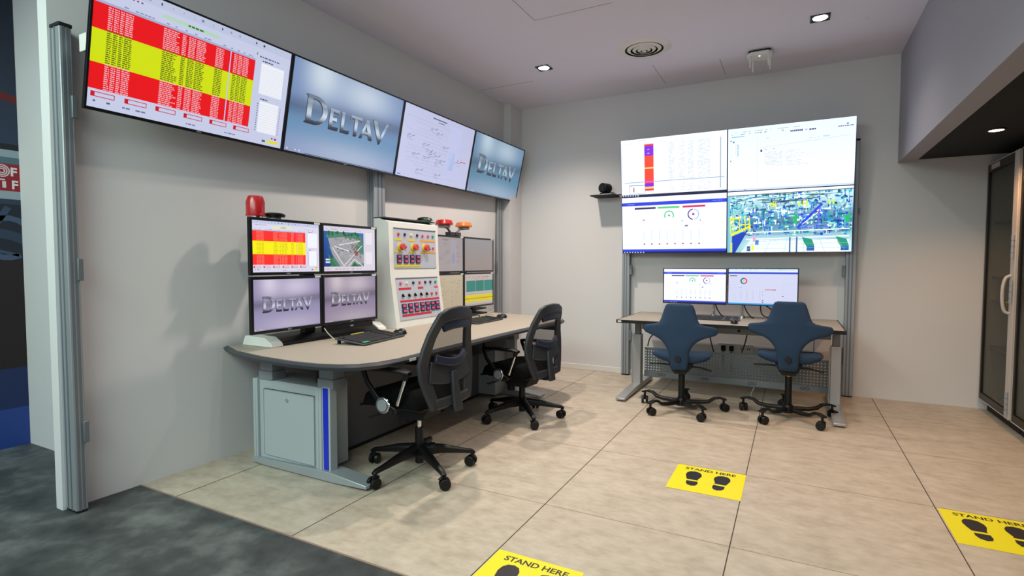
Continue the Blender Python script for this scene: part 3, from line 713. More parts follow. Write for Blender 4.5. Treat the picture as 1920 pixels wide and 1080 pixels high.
# ================= CONFERENCE CAMERA =================
t = empty('camera_shelf', 'thin black bracket shelf on the wall left of the video wall', 'shelf', (0, 0, 0))
MB().box(1.27, 1.55, 3.24, 3.50, 2.035, 2.047).build('shelf_plate', M_BLKM, t, bev=.002)
MB().box(1.48, 1.64, 3.40, 3.43, 2.047, 2.06).build('arm', M_BLKM, t, bev=.002)
t = empty('conference_camera', 'black rotating conference camera on the small bracket shelf', 'camera', (1.40, 3.36, 2.047))
MB().prism([(-.10, -.05), (.10, -.05), (.08, .07), (-.08, .07)], 0, .016).build('base', M_ALU, t, bev=.004)
MB().box(-.045, .045, -.03, .04, .016, .032).build('neck', M_BLKM, t, bev=.005)
MB().cyl((-.01, -.05, .085), (.03, .06, .085), .055, n=28).build('head', M_BLK, t, bev=.006)
MB().cyl((-.013, -.058, .085), (-.011, -.048, .085), .034, n=24).build('lens', M_BEZ, t)

# ================= LEFT DESK =================
t = empty('control_desk', 'long grey height-adjustable control desk with beige top along the left wall', 'desk', (0, 0, 0))
out = [(.055, -.37), (.3, -.475), (.6, -.535), (.9, -.56), (1.08, -.548), (1.21, -.51), (1.30, -.45), (1.36, -.35), (1.385, -.2), (1.375, .2), (1.37, .64), (1.38, 1.2), (1.40, 1.8), (1.41, 2.08), (1.395, 2.2), (1.345, 2.29), (1.26, 2.345), (1.1, 2.395), (.85, 2.445), (.62, 2.49), (.3, 2.575), (.15, 2.63), (.15, 1.09), (.195, 1.09), (.195, .91), (.085, .91)]
def inset(poly, d):
    n = len(poly); res = []
    for i in range(n):
        a = Vector(poly[i-1]); b = Vector(poly[i]); c = Vector(poly[(i+1) % n])
        n1 = Vector((-(b-a).y, (b-a).x)).normalized(); n2 = Vector((-(c-b).y, (c-b).x)).normalized()
        m_ = (n1+n2).normalized(); res.append(tuple(b+m_*d/max(.5, m_.dot(n1))))
    return res
inn = inset(out, .028); low = inset(out, .018)
MB().prism(inset(out, .026), .712, .7425).build('tabletop', M_DTOP, t, smooth=False)
n = len(out); g = MB(); rings = [(inn, .7405), (inset(out, .012), .739), (out, .727), (out, .722), (inset(out, .008), .708), (inset(out, .03), .704)]
vs = [(x, y, z) for pl, z in rings for x, y in pl]
g.add(vs, [(k*n+i, k*n+(i+1) % n, (k+1)*n+(i+1) % n, (k+1)*n+i) for k in range(len(rings)-1) for i in range(n)])
g.build('edge_band', M_EDGE, t)
plabel(MB().box(1.384, 1.388, -.13, -.075, .715, .73).build('edge_label', M_WHITE, t), 'small white label')
def pedestal(y0, s):
    """s = +1: panel faces -y at y0"""
    yb = y0+.25*s
    cb = MB().box(.33, .85, min(y0+.012*s, yb), max(y0+.012*s, yb), .03, .545).build('cabinet', M_STEEL, t, bev=.003)
    g = MB(); ya, yc = sorted((y0, y0+.014*s))
    g.box(.385, .825, ya, yc, .07, .49)
    pn = g.build('door', M_STEEL, cb, bev=.002)
    g = MB(); ya, yc = sorted((y0-.001*s, y0+.013*s))
    g.box(.383, .827, ya, yc, .485, .490); g.box(.383, .387, ya, yc, .07, .49)
    g.build('door_gap', M_STEELD, cb)
    MB().cyl((.60, y0+.01, .44), (.60, y0-.006*s, .44), .011, n=16).build('lock', M_CHR, pn)
    for a, b in ((.288, .31), (.312, .33), (.85, .869), (.871, .893)): MB().box(a, b, *sorted((y0-.006*s, y0+.06*s)), .03, .548).build('side_profile', M_STEEL, t, bev=.004)
    MB().box(.893, .958, *sorted((y0, y0+.055*s)), .05, .556).build('upright', M_STEEL, t, bev=.003)
    MB().box(.905, .945, *sorted((y0-.003*s, y0+.01*s)), .065, .55).build('stripe', M_BLUE, t, bev=.001)
    # foot: long slab tapering to the toe
    g = MB(); ya, yc = sorted((y0-.018*s, y0+.095*s))
    prof = [(.285, .012), (.285, .045), (.87, .062), (.97, .062), (1.245, .036), (1.245, .016), (1.0, .006), (.4, .006)]
    g.extr(prof, 'y', ya, yc)
    g.build('foot', mat('foot_silver', 'a4adb3', .35, .4), t, bev=.004)
    for x in (.34, .9): MB().cyl((x, y0+.05*s, 0), (x, y0+.05*s, .012), .018, n=14).build('glide', M_BLKM, t)
    for x in (.335, .855):
        g = MB()
        for k, (z0, z1, e) in enumerate(((.545, .60, 0), (.60, .655, .006), (.655, .708, .012))): g.box(x+e, x+.125-e, *sorted((y0+e*s+.005*s, y0+(.11-e)*s)), z0, z1)
        g.build('lifting_column', M_STEELD, t, bev=.003)
pedestal(-.33, 1); pedestal(2.06, -1)
MB().box(.76, .80, -.25, -.21, .55, .705).build('brace', M_BLKM, t, bev=.003)
MB().box(.655, .672, -.08, 1.80, .025, .62).build('modesty_panel', M_MOD, t)
MB().box(.66, .67, -.08, 1.80, 0, .025).build('plinth_strip', M_BLKM, t)
g = MB(); g.box(.93, .955, -.22, 1.96, .60, .685)
g.build('cross_beam', M_STEELD, t, bev=.003)
g = MB()
for k in range(40): 
    y = -.12+k*.05; g.add([(.9565, y, .625), (.9565, y+.006, .625), (.9565, y+.026, .662), (.9565, y+.02, .662)], [(0, 1, 2, 3)])
g.build('vent_slots', M_BLKM, t, smooth=False)
for y0, y1 in ((.50, 1.165), (1.195, 1.575)):
    dr = MB().box(.72, 1.10, y0, y1, .545, .655).build('drawer', M_BLK, t, bev=.004)
    MB().box(.74, 1.11, y0+.01, y1-.01, .655, .664).build('drawer_lip', M_EDGE, dr, bev=.002)
MB().box(1.22, 1.36, 2.03, 2.17, .655, .706).build('control_box', M_BLK, t, bev=.004)

# plinth below the near monitors
t = empty('monitor_plinth', 'low black sloped plinth with pale grey ends under the near four monitors', 'plinth', (0, 0, 0))
pr_ = [(.16, .743), (.41, .743), (.405, .76), (.36, .785), (.34, .793), (.16, .793)]
MB().extr(pr_, 'y', -.20, .70).build('hood', M_BLK, t, bev=.006)
pe_ = [(.13, .743), (.42, .743), (.41, .766), (.35, .80), (.16, .806)]
plabel(MB().extr(pe_, 'y', -.29, -.202).build('end_piece', M_CONS, t, bev=.004), 'pale grey end piece')
plabel(MB().extr(pe_, 'y', .702, .79).build('end_piece', M_CONS, t, bev=.004), 'pale grey end piece')
t = empty('monitor_stand', 'black upright carrying the near four monitors, hidden behind them', 'monitor stand', (0, 0, 0))
g = MB(); g.box(.28, .33, .05, .14, .7935, 1.53); g.box(.33, .36, -.25, .45, .98, 1.04); g.box(.33, .36, -.25, .45, 1.36, 1.42)
g.build('frame', M_BLKM, t, bev=.003)
MB().box(.20, .36, -.275, .02, 1.535, 1.549).build('top_shelf', M_BLKM, t, bev=.003)
MB().box(.30, .325, -.22, -.17, 1.4, 1.535).build('shelf_arm', M_BLKM, t)
# ---- monitors ----
mw, mh = .547, .352; GM = 'near bank of four monitors on the control desk'
mp = [pic_wordmark(mw-.036, mh-.038, .74, ('a89cc4', 'a8a0c8', 'f2e8ff')), pic_wordmark(mw-.036, mh-.036, .66, ('a898b4', 'a898b8', 'f4e6ee')),
      pic_alarm(mw-.036, mh-.034, 1.0, 5, True), pic_site(mw-.036, mh-.034, .9)]
ml = ['monitor with metal DELTAV lettering, lower left of the near four', 'monitor with metal DELTAV lettering above a speaker bar, lower right of the near four', 'monitor showing a red and yellow alarm list, upper left of the near four', 'monitor showing an aerial site picture, upper right of the near four']
for k in range(4):
    i, j = k % 2, k//2
    m_ = display('monitor', ml[k], 'monitor', (.45, -.455+i*.552, .845+j*.359), (0, 0, PI/2), mw, mh, .018, mp[k], GM, .045, True, sticker=True)
    if k == 1: 
        s_ = MB().box(.03, .50, .0, .05, -.05, -.003).build('speaker_bar', M_BLK, m_, bev=.006)
        MB().box(.26, .29, -.002, 0, -.03, -.02).build('badge', M_ALU, s_)
GM2 = 'far bank of four monitors on the control desk'
nw, nh = .602, .362
np_ = [pic_noise(nw-.034, nh-.034, .95), pic_list(nw-.034, nh-.034, .85), pic_flow(nw-.034, nh-.034, .62, 'cdbfc0', '807078', 11), pic_blank(nw-.034, nh-.034, .62, 'b8a69e', 'b4b0b4', '98887f', 12)]
nl = ['monitor with a beige schematic, lower left of the far four', 'monitor with green and yellow bands, lower right of the far four', 'monitor with a pale grey diagram, upper left of the far four', 'monitor with a plain greyish-pink picture, upper right of the far four']
for k in range(4):
    i, j = k % 2, k//2
    display('monitor', nl[k], 'monitor', (.365, 1.418+i*.606, .818+j*.367), (0, 0, PI/2), nw, nh, .017, np_[k], GM2, .04, False, sticker=True)
t = empty('monitor_stand', 'black stand with crossed arms and loose cables under the far four monitors', 'monitor stand', (0, 0, 0))
MB().box(.14, .42, 2.02, 2.40, .743, .755).build('base_plate', M_BLKM, t, bev=.003)
g = MB(); g.box(.26, .30, 2.10, 2.18, .755, 1.5); g.box(.285, .315, 1.62, 2.5, .98, 1.03); g.box(.285, .315, 1.62, 2.5, 1.34, 1.39)
g.build('upright', M_BLKM, t, bev=.003)
g = MB(); g.box(.30, .40, 2.22, 2.42, .79, .806); g.box(.34, .37, 2.2, 2.25, .755, .83)
g.build('arm', M_BLKM, t, bev=.003)
def cable(pts, r, m=M_CABLE, name='cable', parent=None, sub=6):
    P_ = [Vector(p) for p in pts]; res = []
    for i in range(len(P_)-1):
        p0 = P_[max(i-1, 0)]; p1 = P_[i]; p2 = P_[i+1]; p3 = P_[min(i+2, len(P_)-1)]
        for k in range(sub):
            s = k/sub; res.append(.5*((2*p1)+(p2-p0)*s+(2*p0-5*p1+4*p2-p3)*s*s+(3*p1-p0-3*p2+p3)*s**3))
    res.append(P_[-1]); return MB().tube(res, r, 7).build(name, m, parent)
cable([(.34, 2.3, .80), (.40, 2.42, .80), (.44, 2.50, .77), (.46, 2.36, .75), (.52, 2.2, .748), (.56, 2.28, .748)], .004, M_WCABLE, 'cable', t)
cable([(.38, 2.05, .76), (.46, 1.98, .75), (.50, 2.1, .748), (.56, 2.0, .748)], .004, M_CABLE, 'cable', t)
c_ = cable([(.46, .10, .83), (.49, .11, .79), (.545, .12, .75), (.57, .125, .747)], .004, M_WCABLE, 'cable')
tag(c_, 'thin pale cable hanging between the two lower near monitors', 'cable')

# ================= CONTROL CONSOLE =================
t = empty('control_console', 'cream console with two button panels between the monitor banks', 'console', (0, 0, 0))
Y0, Y1 = .86, 1.545
side = [(.26, .743), (.465, .743), (.40, 1.19), (.385, 1.62), (.26, 1.66)]
g = MB(); g.extr([(.235, .743), (.465, .743), (.40, 1.19), (.385, 1.62), (.29, 1.65), (.235, 1.655)], 'y', Y0, 1.40)
g.extr([(.440, .743), (.465, .743), (.40, 1.19), (.385, 1.62), (.372, 1.62), (.374, 1.19)], 'y', 1.40, Y1)
g.extr([(.24, 1.60), (.385, 1.60), (.385, 1.62), (.29, 1.65), (.24, 1.655)], 'y', 1.40, Y1)
g.build('body', M_CONS, t)
MB().box(.23, .355, Y0-.004, Y1+.003, 1.650, 1.660).build('top_lid', M_EDGE, t, bev=.002)
def pnl_frame(z0, z1, x0, x1):
    """returns function (u across +y, v up) -> point on the sloping face and the outward normal"""
    a = Vector((x0, 0, z0)); b = Vector((x1, 0, z1)); d = (b-a); nrm = Vector((d.z, 0, -d.x)).normalized()
    ya, yb = Y0+.055, Y1-.045
    return (lambda u, v: Vector((a.x+d.x*v, ya+(yb-ya)*u, a.z+d.z*v))), nrm
F1, N1 = pnl_frame(1.235, 1.575, .4008, .3886)
F2, N2 = pnl_frame(.80, 1.155, .4580, .4065)
def slab(F, N, u0, v0, u1, v1, t0, t1):
    vs = [F(u, v)+N*t_ for t_ in (t0, t1) for (u, v) in ((u0, v0), (u1, v0), (u1, v1), (u0, v1))]
    return MB().add(vs, [(0, 1, 2, 3), (4, 5, 6, 7), (0, 1, 5, 4), (1, 2, 6, 5), (2, 3, 7, 6), (3, 0, 4, 7)])
pa = slab(F1, N1, 0, 0, 1, 1, -.002, .003).build('button_panel', M_PLATE, t, bev=.002)
pb = slab(F2, N2, 0, 0, 1, 1, -.002, .003).build('button_panel', M_PLATE, t, bev=.002)
for F, N, pp in ((F1, N1, pa), (F2, N2, pb)):
    slab(F, N, 0, .975, 1, 1.0, .003, .006).build('panel_edge', M_ALUD, pp)
def lamp(F, N, pp, u, v, m, r=.011, h=.014, name='indicator_lamp'):
    c = F(u, v); g = MB(); g.cyl(c+N*.002, c+N*.006, r*1.25, n=14); g.cyl(c+N*.006, c+N*h, r, r*.8, 14); return g.build(name, m, pp)
def label(F, N, pp, u0, v0, u1, v1, m): slab(F, N, u0, v0, u1, v1, .003, .0045).build('label_strip', m, pp, smooth=False)
for u, m_ in zip((.10, .24, .39, .53, .66, .80, .92), (M_REDP, M_NVB, M_CRM, M_NVB, M_PINK, M_PINK, M_GRN)): lamp(F1, N1, pa, u, .84, m_)
for a, b, m_ in ((.02, .17, M_YEL), (.31, .47, M_YEL), (.60, .99, M_ORL)): label(F1, N1, pa, a, .685, b, .735, m_)
for u in (.13, .43, .70):
    c = F1(u, .53); es = MB().cyl(c+N1*.002, c+N1*.010, .030, n=24).build('emergency_stop', M_YEL, pa)
    g = MB(); g.cyl(c+N1*.010, c+N1*.026, .014, n=16); g.cyl(c+N1*.026, c+N1*.046, .030, .027, 24); g.build('red_knob', M_REDP, es, bev=.003)
for u, m_ in ((.245, M_NVB), (.535, M_NVB), (.92, M_PINK)): lamp(F1, N1, pa, u, .53, m_)
def switch(F, N, pp, u, v, m=M_BLK):
    c = F(u, v); g = MB(); g.cyl(c+N*.002, c+N*.012, .012, n=14); g.ribbon([c+N*.014+Vector((0, -.012, .012)), c+N*.014+Vector((0, .012, -.012))], .008, .010, N); g.build('selector_switch', m, pp)
switch(F1, N1, pa, .81, .52)
for a, b, m_ in ((0, .155, M_YEL), (.32, .47, M_YEL), (.60, .99, M_ORL)): label(F1, N1, pa, a, .385, b, .435, m_)
def rocker(F, N, pp, u, v, w=.09, h=.115):
    b = slab(F, N, u-w/2, v-h/2, u+w/2, v+h/2, .003, .010).build('push_button', M_NVB, pp, bev=.002)
    slab(F, N, u-w*.30, v-h*.25, u+w*.30, v+h*.28, .010, .013).build('button_cap', M_PINK, b, bev=.001)
for u in (.10, .25, .39, .53):
    for v in (.285, .175): rocker(F1, N1, pa, u, v, .10, .10)
label(F1, N1, pa, .0, .035, .58, .085, M_YEL)
for u, m_ in zip((.09, .23, .38, .53, .67, .80, .93), (M_PINK, M_CRM, M_NVB, M_REDP, M_NVB, M_NVB, M_GRN)): lamp(F2, N2, pb, u, .87, m_)
for a, b, m_ in ((.04, .32, M_REDL), (.48, .61, M_REDL), (.89, .99, M_PINK)): label(F2, N2, pb, a, .715, b, .765, m_)
for u in (.11, .25, .39, .53, .67): switch(F2, N2, pb, u, .58)
for u in (.80, .92): lamp(F2, N2, pb, u, .58, M_REDP)
label(F2, N2, pb, .04, .425, .98, .47, M_REDL)
for u in (.11, .25, .39, .53, .66, .79, .91):
    for v in (.335, .215): rocker(F2, N2, pb, u, v, .105, .105)
label(F2, N2, pb, .05, .085, .74, .135, M_REDL)

# ================= BEACONS =================
def beacon(name, label_, c, r, h, m, base, cat='warning light', grp=None):
    t = empty(name, label_, cat, c, (0, 0, 0), grp)
    MB().lathe([(0, 0), (r*.72, 0), (r*.72, base), (0, base)]).build('base', M_CHR, t)
    MB().lathe([(0, base), (r, base), (r*1.02, base+h*.08), (r*.96, base+h*.10), (r*.98, base+h*.7), (r*.78, base+h*.97), (r*.70, base+h), (0, base+h)]).build('lens', m, t, ang=30)
    return t
beacon('beacon_light', 'tall dark red beacon light on top of the near monitors', (.27, -.275, 1.55), .058, .128, M_RED, .028)
t = empty('siren', 'low black round siren behind the red beacon, above the near monitors', 'siren', (.26, -.13, 1.55))
MB().lathe([(0, 0), (.045, 0), (.045, .035), (0, .035)]).build('base', M_ALUD, t)
MB().lathe([(0, .035), (.070, .035), (.072, .050), (.05, .060), (0, .062)]).build('cap', M_BLK, t)
def armed(name, label_, base, top, m):
    t = empty(name, label_, 'warning light', base)
    d = Vector(top)-Vector(base)
    MB().box(-.03, .03, -.045, .045, 0, .035).build('bracket', M_EDGE, t, bev=.004)
    cable([(0, 0, .03), (0, d.y*.15, d.z*.5), (0, d.y*.55, d.z*.85), (0, d.y, d.z*.9)], .012, M_ALUD, 'arm', t)
    MB().lathe([(0, -.015), (.055, -.015), (.062, 0), (.05, .012), (0, .012)], d).build('bowl', M_ALU, t)
    MB().lathe([(0, .012), (.085, .010), (.088, .022), (.075, .055), (.04, .064), (0, .065)], d).build('lens', m, t)
    return t
armed('beacon_light', 'flat red beacon light on a curved arm above the far monitors', (.30, 1.88, 1.553), (.30, 1.775, 1.640), M_RED)
armed('beacon_light', 'amber beacon light on a curved arm, above the far monitors', (.30, 1.985, 1.553), (.30, 2.125, 1.640), M_AMB)
t = empty('alarm_dome', 'small black and green alarm dome behind the console top', 'alarm', (.305, 1.455, 1.66))
MB().lathe([(0, 0), (.06, 0), (.06, .012), (0, .012)]).build('green_base', M_GRN, t)
MB().lathe([(0, .012), (.075, .012), (.062, .032), (.03, .042), (0, .043)]).build('cap', M_BLK, t)

# ================= KEYBOARDS AND MICE =================
def keyboard(name, label_, loc, rz, w, d, tilt_=R(6), green=False):
    """local X = long side, -Y = typing side, origin at the middle"""
    t = empty(name, label_, 'keyboard', loc, (0, 0, rz), 'keyboards')
    mt = Matrix.Rotation(tilt_, 4, 'X'); mt.translation = Vector((0, 0, .012+d/2*math.sin(tilt_)))
    MB().box(-w/2, w/2, -d/2, d/2, -.011, 0, mt).build('case', M_KCASE, t, bev=.004)
    g = MB(); rows = 6; nc = 21
    for j in range(rows):
        for i in range(nc):
            if i in (15, 18) or (j == 5 and i in (1,)): continue
            x = -w/2+.014+(w-.028)*i/nc; y = -d/2+.012+(d-.024)*j/rows
            if j == 0 and 4 <= i <= 9:
                if i > 4: continue
                g.box(x, x+(w-.028)*6/nc-.003, y, y+(d-.024)/rows-.003, 0, .006, mt); continue
            g.box(x, x+(w-.028)/nc-.003, y, y+(d-.024)/rows-.003, 0, .006, mt)
    o = g.build('keys', M_KEY, t, smooth=False); o['kind'] = 'stuff'
    if green:
        plabel(MB().box(-w/2+.012, -w/2+.075, -d/2+.008, -d/2+.035, .0065, .0075, mt).build('key_sticker', M_GRN, t), 'green key cover')
        plabel(MB().box(-.09, .05, d/2-.018, d/2-.008, .001, .0075, mt).build('key_sticker', M_YEL, t), 'yellow key cover strip')
    g = MB(); 
    for x in (-w/2+.03, w/2-.03): g.box(x-.012, x+.012, d/2-.02, d/2-.008, 0, .013+d*math.sin(tilt_)*.86)
    for x in (-w/2+.03, w/2-.03): g.box(x-.012, x+.012, -d/2+.004, -d/2+.012, 0, .008)
    g.build('foot', M_BLKM, t); return t
def mouse(label_, loc, rz):
    t = empty('computer_mouse', label_, 'mouse', loc, (0, 0, rz), 'computer mice')
    def fn(u, v):
        a = 2*PI*u; b = PI/2*v; return Vector((.032*math.cos(a)*math.cos(b)**.6, .056*math.sin(a)*math.cos(b)**.6, .004+.034*math.sin(b)*(1+.25*-math.sin(a)*.6)))
    MB().grid(fn, 25, 9).build('shell', M_BEZ, t); MB().box(-.004, .004, .015, .04, .030, .036).build('scroll_wheel', M_CHR, t, bev=.002)
    return t
keyboard('keyboard', 'black keyboard with green and yellow key stickers, before the near monitors', (.735, .27, .7435), R(90+8), .50, .235, R(7), True)
mouse('black mouse right of the keyboard with key stickers', (.70, .615, .7435), R(100))
keyboard('keyboard', 'black keyboard on the far half of the control desk', (.80, 1.66, .7435), R(90), .46, .19, R(5))
mouse('black mouse on the control desk near its far end', (.80, 2.03, .7435), R(95))
# ================= BACK DESK =================
t = empty('back_desk', 'grey sit-stand desk with perforated modesty panel under the video wall', 'desk', (0, 0, 0))
MB().box(1.845, 3.70, 2.43, 3.36, .716, .7415).build('tabletop', M_DTOP, t, smooth=False)
g = MB(); g.box(1.835, 3.71, 2.42, 2.43, .712, .742); g.box(1.835, 1.845, 2.43, 3.36, .712, .742); g.box(3.70, 3.71, 2.43, 3.36, .712, .742); g.box(1.835, 3.71, 3.36, 3.37, .712, .742)
g.build('edge_band', M_BLKM, t, bev=.002)
plabel(MB().box(1.85, 1.885, 2.4185, 2.42, .72, .736).build('edge_label', M_WHITE, t), 'small white label')
M_SIL = mat('silver_steel', 'a9a9ab', .35, .5)
for x, s in ((1.93, 1), (3.67, -1)):
    g = MB(); a, b = (x-.045, x+.045)
    g.extr([(2.25 if s > 0 else 2.27, .012), (2.25 if s > 0 else 2.27, .034), (2.62, .058), (3.30, .058), (3.36, .03), (3.36, .012)], 'x', a, b)
    g.build('foot', M_SIL, t, bev=.005)
    g = MB(); g.box(x-.04, x+.04, 2.83, 2.93, .05, .56); g.box(x-.052, x-.040, 2.835, 2.865, .05, .55)
    g.build('leg', M_SIL, t, bev=.004)
    MB().box(x-.028, x+.028, 2.845, 2.915, .56, .712).build('lifting_column', M_ALUD, t, bev=.003)
    MB().cyl((x, 2.88, .56), (x, 2.88, .575), .03, n=16).build('collar', M_BLKM, t)
g = MB(); g.box(1.97, 3.63, 2.868, 2.89, .61, .712)
g.build('cross_beam', M_STEELD, t, bev=.003)
MB().cyl((2.885, 2.868, .645), (2.885, 2.862, .645), .013, n=16).build('plug_hole', M_BLKM, t)
pm = MB().box(1.975, 3.625, 2.986, 2.99, .165, .40).build('modesty_panel', M_PERF, t, smooth=False)
g = MB(); g.box(1.972, 3.628, 2.98, 3.00, .105, .168); g.box(1.972, 3.628, 2.98, 3.00, .398, .408)
tr = g.build('cable_tray', M_STEELD, t, bev=.002)
for x in (2.15, 2.57, 3.0, 3.44):
    g = MB()
    for k in (0, 1): 
        for a in range(12): 
            p0 = R(360*a/12); p1 = R(360*(a+1)/12); cx = x-.02+.04*k
            g.add([(cx+.018*math.cos(p0), 2.9785, .137+.014*math.sin(p0)), (cx+.018*math.cos(p1), 2.9785, .137+.014*math.sin(p1)), (cx+.014*math.cos(p1), 2.9785, .137+.010*math.sin(p1)), (cx+.014*math.cos(p0), 2.9785, .137+.010*math.sin(p0))], [(0, 1, 2, 3)])
    g.build('cable_slot', M_BLKM, tr, smooth=False)
g = MB()
for x in (3.50, 3.40): g.box(x, x+.006, 2.92, 2.926, .41, .61)
g.build('hanger', M_BLKM, t)
for pts in ([(2.03, 3.02, .60), (2.06, 3.01, .56), (2.02, 3.0, .50), (2.0, 3.0, .42)], [(2.60, 3.0, .62), (2.62, 2.99, .52), (2.65, 3.0, .40)], [(2.95, 3.0, .62), (2.93, 3.02, .52), (2.9, 3.02, .42)]):
    cable(pts, .006, M_CABLE, 'desk_cable', t)
# monitors on the back desk
bl = ['monitor showing a white dashboard, left one on the back desk', 'monitor showing a lilac report with a ring chart, right one on the back desk']
bp_ = [pic_dash(.60, .345, 1.05), pic_report(.60, .345, 1.0)]
for i in range(2):
    m_ = display('monitor', bl[i], 'monitor', (2.128+i*.625, 3.10+.0*i, .868+.004*i), (0, 0, 0), .618, .363, .009, bp_[i], 'monitors on the back desk', .04)
for i, x in enumerate((2.62, 2.885)):
    t = empty('monitor_stand', ('slim chrome monitor arm under the dashboard monitor', 'slim chrome monitor arm under the ring chart monitor')[i], 'monitor arm', (x, 3.16, .742), (0, 0, 0), 'monitor arms')
    MB().lathe([(0, 0), (.042, 0), (.040, .014), (.018, .03), (0, .03)]).build('base', M_CHR, t)
    MB().cyl((0, 0, .02), (0, 0, .26), .014, n=16).build('pole', M_CHR, t)
    MB().box(-.02, .02, -.018, .01, .22, .27).build('head', M_ALUD, t, bev=.003)
    cable([(.01, -.01, .18), (.03, -.03, .10), (.07, -.03, .03), (.11, -.02, .004)], .006, M_CABLE, 'cable', t)
c_ = cable([(3.05, 3.14, .87), (3.06, 3.13, .80), (3.10, 3.12, .765), (3.145, 3.12, .78), (3.15, 3.13, .83), (3.10, 3.14, .87)], .006); tag(c_, 'loop of black cable under the ring chart monitor', 'cable')
c_ = cable([(3.20, 3.14, .87), (3.20, 3.13, .83), (3.17, 3.12, .80), (3.17, 3.12, .765)], .006); tag(c_, 'short black cable end beside the cable loop on the back desk', 'cable')
t = keyboard('keyboard', 'black keyboard behind the left blue chair on the back desk', (2.64, 2.86, .7425), 0, .50, .17, R(5))
mouse('black mouse right of the keyboard on the back desk', (2.865, 2.60, .7425), R(8))
# wall sockets behind the back desk
t = empty('wall_socket', 'white double wall socket with black plugs behind the back desk', 'socket', (2.80, 3.508, .385))
MB().box(-.17, .17, -.012, 0, -.045, .045).build('face_plate', M_WHITE, t, bev=.003)
for x in (-.115, -.035):
    MB().box(x-.022, x+.022, -.045, -.012, -.03, .025).build('plug', M_BLKM, t, bev=.006)
    cable([(x, -.035, -.02), (x, -.045, -.08), (x+.005, -.05, -.16), (x+.01, -.06, -.24)], .005, M_CABLE, 'plug_cable', t)
g = MB(); 
for x in (.06, .08, .12, .14): g.box(x-.004, x+.004, -.0135, -.012, -.01, .012)
g.build('socket_hole', M_BLKM, t)
t = empty('wall_socket', 'grey double socket on the back wall beside the right post', 'socket', (3.735, 3.508, .38))
MB().box(-.045, .045, -.03, 0, -.075, .085).build('face_plate', M_ALUD, t, bev=.003)
g = MB()
for z in (-.04, .045):
    for x in (-.015, .015): g.cyl((x, -.032, z), (x, -.028, z), .006, n=8)
g.build('socket_hole', M_BLKM, t)
c_ = cable([(3.02, 2.99, .10), (3.0, 2.93, .02), (3.12, 2.75, .006), (3.35, 2.68, .006), (3.5, 2.80, .006), (3.62, 2.9, .006)], .006, M_WCABLE); tag(c_, 'grey cable lying on the tiles under the back desk', 'cable')

# ================= TASK CHAIRS =================
def caster(parent, x, y, a, r=.034):
    """wheel pair hanging below an arm end"""
    ca, sa = math.cos(a), math.sin(a)
    def P_(u, v, z): return Vector((x+u*ca-v*sa, y+u*sa+v*ca, z))
    h = MB().cyl(P_(0, 0, .06), P_(0, 0, .10), .010, n=12)
    h.tube([P_(.018, 0, r), P_(.012, 0, r+.028), P_(-.006, 0, r+.036), P_(-.022, 0, r+.022)], .010, 8)
    hd = h.build('caster', M_BLK, parent)
    for s in (-1, 1):
        g = MB(); g.cyl(P_(.01, s*.008, r), P_(.01, s*.030, r), r, r*.93, 24); g.build('wheel', M_BLK, hd, bev=.003)
def yb(x, z):
    pts = [(.36, -.265), (.50, -.25), (.65, -.235), (.76, -.232), (.88, -.25), (.97, -.28), (1.06, -.315)]
    for (a, ya), (b, yb_) in zip(pts, pts[1:]):
        if z <= b: y = ya+(yb_-ya)*max(0, (z-a)/(b-a)); break
    else: y = pts[-1][1]
    return y+.55*x*x
